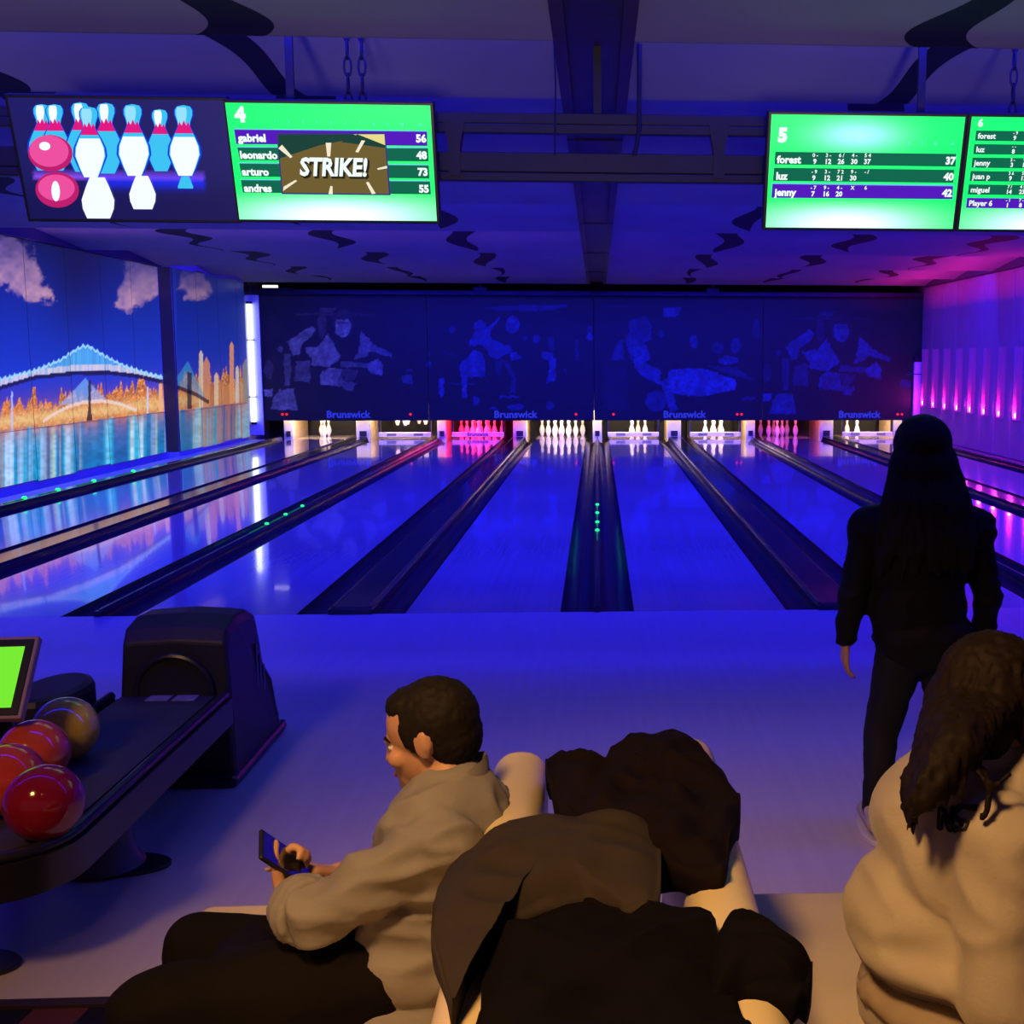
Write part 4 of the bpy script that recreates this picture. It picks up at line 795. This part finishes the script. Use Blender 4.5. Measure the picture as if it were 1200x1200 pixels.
coat('coat', [(846,1092),(878,1090),(908,1098),(924,1122),(951,1134),(946,1160),(932,1168),(900,1160),(868,1160),(836,1168),(832,1130)], .865, .035, M_bcoat, 'short black coat sleeve lump lying on the right bench back', drop=.05, seed=14, fold=.02, fs=9, ctr=(885,1130))
# ================================================================ PEOPLE
M_skin = mat('skin', (.50,.27,.18), .5, spec=.35, noise_amt=.08, nscale=20)
M_hair = mat('hair_dark', (.010,.007,.006), .7, spec=.18, noise_amt=.35, nscale=60, stretch=(1,1,.2))
M_hairb = mat('hair_brown', (.012,.0065,.005), .7, spec=.18, noise_amt=.4, nscale=70, stretch=(1,1,.15))
M_shirt = mat('shirt_pale', (.225,.21,.215), .75, spec=.15, noise_amt=.06, nscale=8, bump=.08, bscale=120)
M_pants = mat('trousers_black', (.006,.0045,.005), .85, spec=.08, noise_amt=.2, nscale=8)
M_hoodie = mat('hoodie_cream', (.45,.39,.32), .85, spec=.1, noise_amt=.08, nscale=7, bump=.12, bscale=140, sheen=.2)
M_jack = mat('jacket_black', (.007,.006,.008), .7, spec=.15, noise_amt=.25, nscale=7, bump=.15, bscale=20)
M_jean = mat('jeans_black', (.010,.010,.014), .75, spec=.2, noise_amt=.2, nscale=10)
M_shoe = mat('shoe_pale', (.42,.36,.34), .6, noise_amt=.15, nscale=15)
def frame(f, u):
    f = Vector(f).normalized(); u = Vector(u); s = f.cross(u).normalized(); u = s.cross(f).normalized()
    return Matrix((f, s, u)).transposed()           # columns: forward, right, up
def head(mb, c, M, k=1.0):
    c = Vector(c); E_ = lambda p, r, m=14, n=18: mb.ell(c+M@(Vector(p)*k), Vector(r)*k, M, n, m)
    E_((-.008,0,.03), (.098,.077,.09)); E_((.02,0,-.03), (.078,.064,.085)); E_((.045,0,-.075), (.048,.046,.042)); E_((.078,0,-.098), (.02,.022,.018))
    E_((.093,0,-.022), (.017,.011,.024)); E_((.104,0,-.036), (.014,.013,.011)); E_((.084,0,.012), (.016,.04,.012)); E_((.085,0,-.066), (.015,.024,.009)); E_((.084,0,-.078), (.014,.021,.008))
    for s in (-1, 1):
        E_((.062,s*.045,-.025), (.026,.022,.022)); E_((-.012,s*.076,.004), (.019,.008,.033)); E_((-.022,s*.082,.014), (.013,.006,.025))
def face_bits(par, c, M, k=1.0):
    for s in (-1, 1):
        e = c+M@(Vector((.076,s*.032,-.001))*k); obj('eye', MB().ell(e, Vector((.010,.013,.009))*k, M, 12, 8), mat('eye_white', (.6,.58,.55), .2), par, smooth=True); obj('iris', MB().ell(e+M@Vector((.008,0,-.001))*k, Vector((.005,.006,.006))*k, M, 10, 6), M_hair, par, smooth=True)
        obj('eyebrow', MB().tube([c+M@(Vector((.093,s*.014,.016))*k), c+M@(Vector((.087,s*.034,.021))*k), c+M@(Vector((.070,s*.052,.016))*k)], [.003*k,.004*k,.002*k], 6), M_hair, par, smooth=True)
    obj('lips', MB().ell(c+M@(Vector((.0945,0,-.071))*k), Vector((.008,.02,.008))*k, M, 12, 8), mat('lip', (.36,.13,.11), .45), par, smooth=True)
def chainp(mb, pts, rad):
    for i in range(len(pts)-1): mb.cap(pts[i], rad[i], pts[i+1], rad[i+1])
def hand(mb, wrist, fwd, palm, side, curl=.5, k=1.0, spread=.0, thumb_in=.3, fingers=None):
    "fwd: towards the knuckles, palm: palm normal, side: thumb side"
    f = Vector(fwd).normalized(); p = Vector(palm); p = (p-f*p.dot(f)).normalized(); s = Vector(side); s = (s-f*s.dot(f)-p*s.dot(p)).normalized(); W = Vector(wrist)
    for d, r in ((-.026,.013),(-.009,.0135),(.009,.014),(.026,.0135)): mb.cap(W+f*.012*k+s*d*.6*k, r*k*1.05, W+f*.082*k+s*d*k, r*k)
    ln = [(.028,.036,.022,.017),(.010,.042,.026,.019),(-.010,.045,.028,.020),(-.029,.041,.026,.019)]
    for i, (d, a, b, c) in enumerate([(ln[3][0],.033,.02,.016),(ln[1][0]*-1,.041,.026,.019),(ln[1][0],.045,.028,.02),(.029,.04,.025,.019)]):
        cu = curl if fingers is None else fingers[i]; q = W+f*.085*k+s*d*k; ang = cu*.9; pts = [q]
        for L_ in (a, b, c):
            q = q+(f*math.cos(ang)+p*math.sin(ang)+s*spread*d*10)*L_*k; pts.append(q); ang += cu*1.0
        chainp(mb, pts, [.0095*k,.0088*k,.008*k,.0065*k])
    q = W+f*.022*k+s*.024*k; t1 = q+(s*.75+f*.55+p*thumb_in).normalized()*.042*k; t2 = t1+(s*.25+f*.85+p*thumb_in).normalized()*.033*k; t3 = t2+(f*.95+p*thumb_in*1.2-s*.1).normalized()*.025*k
    chainp(mb, [q,t1,t2,t3], [.015*k,.0115*k,.0095*k,.0075*k])
def body_mesh(mb, vox, name, m, par, it=3): 
    me = remesh(mb, vox, it, .5); o = link(name, me, m, par, smooth=True); return o
def cloth(mb, vox, name, m, par, amp=.006, sc=(10,10,10), seed=0, it=4, label=None):
    me = remesh(mb, vox, it, .5); crumple(me, amp, sc, seed); o = link(name, me, m, par, smooth=True)
    if label: o['label'] = label
    return o
# ---------------------------------------------------------------- man with the phone
YM = -5.86
man = empty('person', (V(455,1130,YM).x, YM, .42), 'man in a pale rolled sleeve shirt sitting on the bench looking at a phone', 'person')
pel = V(462,1132,YM-.0); sp1 = V(492,1060,YM-.01); sp2 = V(520,990,YM-.02); chst = V(528,955,YM-.02); nk = V(526,914,YM-.01); hd = V(504,862,YM+.02)
lsh = V(520,984,YM-.155); rsh = V(520,965,YM+.16); lel = V(368,1072,YM-.17); lwr = V(334,1054,YM-.06)
rel = V(432,1055,YM+.18); rwr = V(398,1024,YM+.10)
lhip = V(445,1140,YM-.10); rhip = V(440,1135,YM+.09); lkn = V(172,1184,YM-.17); rkn = V(232,1112,YM+.14)
lan = Vector((lkn.x+.02, lkn.y+.02, .10)); ran = Vector((rkn.x-.05, rkn.y, .10))
Mh = frame((-.93,.22,-.20), (-.18,-.05,1))
def torso(mb, g):
    tilt = frame((-1,.15,0), sp2-pel)
    mb.ell(pel, (.135+g,.165+g,.13+g), tilt, 18, 12); mb.ell(sp1, (.128+g,.16+g,.13+g), tilt, 18, 12); mb.ell(sp2, (.118+g,.165+g,.14+g), tilt, 18, 12); mb.ell(chst, (.102+g,.160+g,.085+g), tilt, 18, 12)
    mb.cap(pel, .11+g, chst, .10+g); mb.cap(lsh, .058+g, rsh, .058+g); mb.cap(chst, .08+g, nk+Vector((.012,0,-.01)), .046+g); mb.cap(lsh, .048+g, nk+Vector((.025,-.03,-.025)), .04+g); mb.cap(rsh, .048+g, nk+Vector((.025,.03,-.025)), .04+g)
def legs(mb, g):
    for h_, k_, a_ in ((lhip,lkn,lan),(rhip,rkn,ran)): mb.cap(h_, .092+g, k_, .068+g); mb.cap(k_, .062+g, a_, .042+g)
    mb.ell(pel, (.125+g,.16+g,.10+g), None, 18, 12)
mb = MB(); torso(mb, -.015); legs(mb, -.015); mb.cap(nk, .052, hd+Mh@Vector((-.02,0,-.05)), .05); head(mb, hd, Mh, .94)
for s_, e_, w_ in ((lsh,lel,lwr),(rsh,rel,rwr)): mb.cap(s_, .042, e_, .036); mb.cap(e_, .036, w_, .026)
# feet
for a_ in (lan, ran): mb.cap(a_+Vector((.02,0,-.055)), .035, a_+Vector((-.15,0,-.065)), .03)
phone_c = V(314,1004,YM+.0); ph_ax = (V(297,977,YM)-V(333,1034,YM)).normalized()
fdir = (ph_ax*.75+Vector((-.2,.25,.1)))
hf = Vector((-.22,.72,.55)).normalized(); hp = Vector((.85,.10,.30)); hp = (hp-hf*hp.dot(hf)).normalized(); hs = hf.cross(hp); hs = hs if hs.z > 0 else -hs
hand(mb, lwr, hf, hp, hs, curl=1.25, k=.95, thumb_in=.12)
hand(mb, rwr, V(345,1016,YM+.03)-rwr, (-.1,-.25,-1), (-.2,.2,.9), curl=1.0, k=.95, thumb_in=.2, fingers=(1.3,1.3,1.2,.12))
body_mesh(mb, .0065, 'body', M_skin, man, 2)
face_bits(man, hd, Mh, .94)
mb = MB(); torso(mb, .014); mb.cap(lsh, .064, lsh.lerp(lel,.5), .063); mb.cap(lsh.lerp(lel,.5), .063, lel, .058); mb.cap(lel, .060, lel.lerp(lwr,.22), .052); mb.cap(rsh, .066, rel, .056); mb.cap(rel, .056, rel.lerp(rwr,.3), .05)
mb.ell(V(470,1165,YM-.05), (.15,.16,.07), None, 18, 10); mb.ell(V(478,1120,YM-.08), (.13,.12,.10), None, 16, 10)
sh = cloth(mb, .008, 'shirt', M_shirt, man, .016, (6,10,15), 3, 2)
mb = MB(); cn = 24; cvs = []
for zz, rr in ((-.030,.070),(.012,.066),(.026,.062),(.012,.058),(-.030,.062)):
    for k in range(cn):
        a = 2*math.pi*k/cn; cvs.append(nk+Vector((.012+rr*1.05*math.cos(a), rr*math.sin(a), zz+.034*math.cos(a)-.006)))
mb.add(cvs, [(j*cn+k, j*cn+(k+1) % cn, (j+1)*cn+(k+1) % cn, (j+1)*cn+k) for j in range(4) for k in range(cn)]); obj('collar', mb, M_shirt, man, smooth=True)
ax_ = (lwr-lel).normalized(); q0 = lel.lerp(lwr,.16); qa = ax_.cross(Vector((0,0,1))).normalized(); qb = ax_.cross(qa)
mb = MB()
for k_, (d, r) in enumerate(((0,.056),(.02,.06),(.04,.057),(.052,.05))): mb.tube([q0+ax_*d+(qa*math.cos(a)+qb*math.sin(a))*r for a in [2*math.pi*k/18 for k in range(18)]], .011, 8, closed=True)
cloth(mb, .006, 'rolled_cuff', M_shirt, man, .005, (25,25,25), 5, 2)
mb = MB(); legs(mb, .008); mb.cap(lkn.lerp(lhip,.5), .098, lhip, .108); mb.cap(rkn.lerp(rhip,.5), .094, rhip, .104); mb.cap(lkn.lerp(lhip,.4), .09, rkn.lerp(rhip,.3), .07); cloth(mb, .011, 'trousers', M_pants, man, .008, (6,6,9), 8)
for a_ in (lan, ran):
    mb = MB(); mb.cap(a_+Vector((.03,0,-.06)), .042, a_+Vector((-.16,0,-.068)), .036); mb.ell(a_+Vector((0,0,-.02)), (.05,.045,.045)); body_mesh(mb, .01, 'shoe', M_bcoat, man)
# hair: short crop with a defined hairline
mb = MB(); HC = lambda p: hd+Mh@Vector(p)
mb.ell(HC((-.024,0,.038)), (.090,.078,.084), Mh, 22, 14); mb.ell(HC((-.050,0,.0)), (.060,.070,.072), Mh, 18, 12); mb.ell(HC((.02,0,.075)), (.055,.056,.036), Mh, 18, 10)
for s_ in (-1,1): mb.ell(HC((.008,s_*.06,.03)), (.028,.014,.042), Mh, 12, 8); mb.ell(HC((.002,s_*.067,.003)), (.010,.007,.022), Mh, 10, 8)
me = remesh(mb, .006, 1); crumple(me, .003, (60,60,60), 2, .0015, 160); link('hair', me, M_hair, man, smooth=True)
mb = MB(); a1 = lsh.lerp(sp1,.5)
pax = (hs*.9+Vector((-.38,0,.1))).normalized(); phm = frame(pax, hp); phc = lwr+hf*.062+hp*.027+pax*.035; 
p_ = empty('phone', phc, 'dark smartphone held up in the left hand of the seated man', 'phone')
def slab(c, M, hx, hy, hz): return MB().add([c+M@Vector((sx_*hx,sy_*hy,sz_*hz)) for sz_ in (-1,1) for sx_,sy_ in ((-1,-1),(1,-1),(1,1),(-1,1))], [(3,2,1,0),(4,5,6,7),(0,1,5,4),(1,2,6,5),(2,3,7,6),(3,0,4,7)])
obj('phone_body', slab(phc, phm, .074, .036, .0045), M_bezel, p_, bevel=.003); obj('phone_screen', slab(phc+phm@Vector((0,0,.0046)), phm, .068, .032, .0006), mat('phone_glass', (.01,.01,.015), .08, coat=1), p_)
# ---------------------------------------------------------------- standing woman
YS = -4.06
wom = empty('person', (1.13, YS, 0), 'woman in black jacket and trousers with long dark hair standing on the approach', 'person')
S = lambda x, y, d=0: V(x, y, YS+d)
hd = S(1080,531,.03); Mh = frame((.1,1,-.12), (0,0,1)); nk = S(1079,592); chst = S(1079,640); wst = S(1074,705); pel = S(1082,748)
lsh = S(1018,620); rsh = S(1142,620); lel = S(999,700,-.02); lwr = S(991,750,.03); rel = S(1158,700); rwr = S(1152,750,.08)
lhp = S(1057,760); rhp = S(1105,760); lk = S(1032,860,.02); rk = S(1108,862,.02); la = S(1024,948); ra = S(1118,952,-.05)
la.z = max(la.z,.08); ra.z = .09
Mt = frame((0,1,0), (0,0,1))
def torso2(mb, g, low=True):
    mb.ell(chst, (.10+g,.165+g,.13+g), Mt, 18, 12); mb.ell(wst, (.095+g,.135+g,.13+g), Mt, 18, 12); mb.cap(chst, .09+g, wst, .088+g); mb.cap(lsh, .052+g, rsh, .052+g); mb.cap(nk, .045+g, chst, .08+g); mb.cap(nk+Vector((0,0,-.02)), .04+g, lsh, .046+g); mb.cap(nk+Vector((0,0,-.02)), .04+g, rsh, .046+g)
    if low: mb.ell(pel, (.105+g,.155+g,.11+g), Mt, 18, 12); mb.cap(wst, .085+g, pel, .09+g)
def legs2(mb, g):
    mb.ell(pel, (.105+g,.16+g,.11+g), Mt, 18, 12)
    for h_, k_, a_ in ((lhp,lk,la),(rhp,rk,ra)): mb.cap(h_, .085+g, k_, .055+g); mb.cap(k_, .055+g, k_.lerp(a_,.35)+Vector((0,-.02,0)), .052+g); mb.cap(k_.lerp(a_,.35)+Vector((0,-.02,0)), .052+g, a_, .036+g)
mb = MB(); torso2(mb, -.012); legs2(mb, -.012); head(mb, hd, Mh, .95); mb.cap(nk, .045, hd+Vector((0,0,-.05)), .045)
for s_, e_, w_ in ((lsh,lel,lwr),(rsh,rel,rwr)): mb.cap(s_, .04, e_, .033); mb.cap(e_, .033, w_, .024)
hand(mb, lwr, (-.02,.06,-1), (1,.1,0), (.1,1,0), curl=.35, k=.92); hand(mb, rwr, (.02,.2,-1), (-1,.1,0), (-.1,1,0), curl=.35, k=.92)
for a_ in (la, ra): mb.cap(a_+Vector((0,-.03,-.045)), .03, a_+Vector((0,.13,-.055)), .026)
body_mesh(mb, .008, 'body', M_skin, wom); face_bits(wom, hd, Mh, .95)
mb = MB(); torso2(mb, .03); mb.ell(pel+Vector((0,0,.02)), (.13,.19,.11), Mt, 18, 12); mb.ell(wst, (.13,.185,.16), Mt, 18, 12); mb.ell(wst+Vector((0,0,.12)), (.13,.19,.14), Mt, 18, 12)
for s_, e_, w_ in ((lsh,lel,lwr),(rsh,rel,rwr)): mb.cap(s_, .056, e_, .053); mb.cap(e_, .053, w_+Vector((0,0,.01)), .040)
mb.tube([nk+Vector((.085*math.cos(a), .075*math.sin(a), -.01)) for a in [2*math.pi*k/20 for k in range(20)]], .028, 8, closed=True)
cloth(mb, .01, 'jacket', M_jack, wom, .009, (7,7,13), 4)
mb = MB(); legs2(mb, .008); cloth(mb, .01, 'trousers', M_jean, wom, .004, (9,9,14), 6)
for a_ in (la, ra):
    mb = MB(); mb.cap(a_+Vector((0,-.045,-.035)), .04, a_+Vector((0,.05,-.04)), .038); mb.cap(a_+Vector((0,.05,-.045)), .036, a_+Vector((0,.15,-.055)), .032); mb.ell(a_+Vector((0,-.02,0)), (.043,.05,.035))
    so = body_mesh(mb, .008, 'shoe', M_shoe, wom); obj('sole', MB().prism(oval(a_.x, a_.y+.05, .042, .14, 20), lambda p: (p[0],p[1],0), lambda p: (p[0],p[1],.022)), mat('sole_white', (.6,.56,.54), .6), so, bevel=.005)
mb = MB(); HC = lambda p: hd+Mh@Vector(p)
mb.ell(HC((-.02,0,.03)), (.11,.105,.108), Mh, 22, 14); mb.ell(HC((-.05,0,-.07)), (.08,.128,.13), Mh, 18, 12)
random.seed(3)
for k in range(46):
    s_ = -1+2*k/45; x0 = HC((-.05-.03*(1-s_*s_),s_*.09,.0)); x1 = HC((-.085-.03*(1-s_*s_)+random.uniform(-.01,.01), s_*.135+random.uniform(-.01,.01), -.18)); x2 = HC((-.095-.035*(1-s_*s_), s_*.165+random.uniform(-.02,.02), -.33+random.uniform(-.05,.04))); x3 = x2+Vector((random.uniform(-.02,.02),random.uniform(-.01,.01),-.08+random.uniform(-.03,.03)))
    mb.tube([x0,x1,x2,x3], [.022,.022,.016,.004], 8)
me = remesh(mb, .008, 1); crumple(me, .003, (40,40,8), 1); link('hair', me, M_hair, wom, smooth=True)
# ---------------------------------------------------------------- seated woman in the hoodie
YW = -6.08
wo2 = empty('person', (.72, YW, .42), 'woman in a cream hoodie with long brown hair sitting on the right bench', 'person')
W = lambda x, y, d=0: V(x, y, YW+d)
Fd = Vector((.82,.57,0)).normalized(); Mt = frame(Fd, (.10,.05,1))
pel = W(1112,1175); wst = W(1092,1080,-.01); chst = W(1126,972,-.01); nk = W(1150,900,0); hd = W(1172,822,.02); Mh = frame((.93,.30,-.12), (.05,0,1))
lsh = W(1106,930,.14); rsh = W(1172,985,-.17); lel = W(1120,1090,.22); rel = W(1172,1165,-.22); lwr = Vector((1.02,-5.82,.62)); rwr = Vector((1.05,-6.02,.62))
lhp = pel+Vector((.02,.09,-.03)); rhp = pel+Vector((.06,-.09,-.03)); lk = Vector((1.16,-5.80,.49)); rk = Vector((1.20,-6.06,.49)); la = Vector((1.20,-5.80,.09)); ra = Vector((1.25,-6.06,.09))
def torso3(mb, g):
    mb.ell(pel, (.13+g,.165+g,.11+g), Mt, 18, 12); mb.ell(wst, (.115+g,.15+g,.13+g), Mt, 18, 12); mb.ell(chst, (.115+g,.165+g,.12+g), Mt, 18, 12); mb.cap(pel, .11+g, chst, .10+g); mb.cap(lsh, .055+g, rsh, .055+g); mb.cap(chst, .08+g, nk, .05+g)
def legs3(mb, g):
    for h_, k_, a_ in ((lhp,lk,la),(rhp,rk,ra)): mb.cap(h_, .09+g, k_, .062+g); mb.cap(k_, .058+g, a_, .04+g)
    mb.ell(pel, (.13+g,.165+g,.09+g), Mt, 18, 12)
mb = MB(); torso3(mb, -.012); legs3(mb, -.012); head(mb, hd, Mh, .98); mb.cap(nk, .046, hd+Mh@Vector((-.02,0,-.05)), .046)
for s_, e_, w_ in ((lsh,lel,lwr),(rsh,rel,rwr)): mb.cap(s_, .04, e_, .034); mb.cap(e_, .034, w_, .024)
hand(mb, lwr, (1,-.1,-.25), (0,0,-1), (.1,-1,0), curl=.4, k=.92); hand(mb, rwr, (1,.2,-.25), (0,0,-1), (.1,1,0), curl=.4, k=.92)
for a_ in (la, ra): mb.cap(a_+Vector((-.02,0,-.05)), .032, a_+Vector((.14,.02,-.06)), .027)
body_mesh(mb, .0085, 'body', M_skin, wo2); face_bits(wo2, hd, Mh, .98)
mb = MB(); torso3(mb, .03); 
for s_, e_, w_ in ((lsh,lel,lwr),(rsh,rel,rwr)): mb.cap(s_, .082, e_, .078); mb.cap(e_, .078, w_, .05)
mb.cap(lsh, .075, chst+Fd*-.03, .085); mb.ell(W(1078,1075,-.03), (.125,.16,.10), Mt, 18, 12); mb.ell(W(1090,1110,-.05), (.14,.17,.06), Mt, 18, 10); mb.ell(W(1120,1010,-.08), (.10,.12,.12), Mt, 18, 10)
hc = nk-Fd*.075+Vector((0,0,-.035)); mb.ell(hc, (.075,.15,.055), frame(Fd, (-.35,-.2,1)), 20, 12); mb.ell(hc+Vector((-.035,-.03,-.055)), (.055,.12,.075), Mt, 18, 12)
mb.tube([nk+Mt@Vector((.09*math.cos(a)-.01, .105*math.sin(a), .0+.03*math.cos(a))) for a in [2*math.pi*k/22 for k in range(22)]], .036, 8, closed=True)
cloth(mb, .0095, 'hoodie', M_hoodie, wo2, .011, (6,6,10), 12, 4)
mb = MB(); legs3(mb, .008); cloth(mb, .012, 'trousers', mat('jeans_grey', (.10,.09,.09), .8, noise_amt=.2), wo2, .005, (8,8,9), 3)
mb = MB(); mb.ell(W(1105,1165,-.03), (.155,.18,.05), Mt, 20, 10); cloth(mb, .01, 'hem', mat('hem_taupe', (.34,.26,.19), .85, noise_amt=.12, nscale=9, bump=.1, bscale=80), wo2, .008, (14,14,8), 2)
for a_ in (la, ra):
    mb = MB(); mb.cap(a_+Vector((-.04,0,-.045)), .04, a_+Vector((.16,.02,-.055)), .034); mb.ell(a_, (.045,.045,.04)); body_mesh(mb, .01, 'shoe', M_shoe, wo2)
mb = MB(); HC = lambda p: hd+Mh@Vector(p)
mb.ell(HC((-.025,0,.035)), (.108,.095,.10), Mh, 22, 14); mb.ell(HC((-.06,-.01,-.03)), (.08,.10,.11), Mh, 20, 12); mb.ell(HC((.02,.078,.01)), (.05,.02,.075), Mh, 14, 10)
random.seed(11)
for k in range(44):
    u = k/43; x0 = HC((-.085+.07*abs(u-.5),(u-.5)*.16,.02)); xa = W(1086+58*u+random.uniform(-6,6), 872+random.uniform(-8,8), -.06-.16*math.sin(u*2.4)); xb = W(1066+32*u+random.uniform(-6,6), 925+random.uniform(-10,14), -.10-.15*math.sin(u*2.2)); xc = W(1062+20*u+random.uniform(-8,8), 962+random.uniform(-28,22)-30*u, -.12-.14*math.sin(u*2.2))
    mb.tube([x0, x0.lerp(xa,.55)+Fd*-.02, xa, xb, xc], [.026,.024,.021,.015,.003], 8)
for k, (a, b, c, d) in enumerate((((1118,900),(1113,925),(1108,940),(1103,950)),((1130,895),(1129,915),(1126,930),(1122,940)),((1150,895),(1160,925),(1158,945),(1150,962)),((1140,890),(1150,912),(1165,922),(1185,905)))):
    mb.tube([W(*a,-.19), W(*b,-.235), W(*c,-.235), W(*d,-.23)], [.007,.006,.006,.004], 6)
me = remesh(mb, .0065, 1); crumple(me, .0065, (60,60,7), 4); link('hair', me, M_hairb, wo2, smooth=True)
# printed outline letters on the back
bpy.context.view_layer.update()
hood_o = [c for c in wo2.children if c.name.startswith('hoodie')][0]
dg = bpy.context.evaluated_depsgraph_get()
def onback(x, y):
    d = Vector(_F+_R2*(x-PPX)/FPX+_U2*(PPY-y)/FPX); o_ = Vector(CAM)-hood_o.matrix_world.translation
    hit, loc, nor, _ = hood_o.ray_cast(o_, d)
    return (loc+nor*.002+hood_o.matrix_world.translation) if hit else None
for stroke in ([(1100,972),(1101,947),(1104,947),(1114,966),(1116,946),(1119,946),(1117,974),(1113,974),(1105,956),(1104,972),(1100,972)],
               [(1144,950),(1128,947),(1120,955),(1126,961),(1136,964),(1132,972),(1120,975),(1116,968),(1122,970),(1129,968),(1124,963),(1117,956),(1124,944),(1145,945),(1144,950)],
               [(1108,948),(1112,960),(1122,950)]):
    pts = []
    for i in range(len(stroke)-1):
        for k in range(4):
            q = onback(stroke[i][0]+(stroke[i+1][0]-stroke[i][0])*k/4, stroke[i][1]+(stroke[i+1][1]-stroke[i][1])*k/4)
            if q is not None: pts.append(q)
    if len(pts) > 3: obj('printed_lettering', MB().tube(pts, .0027, 6), mat('print_black', (.01,.01,.01), .8), wo2)
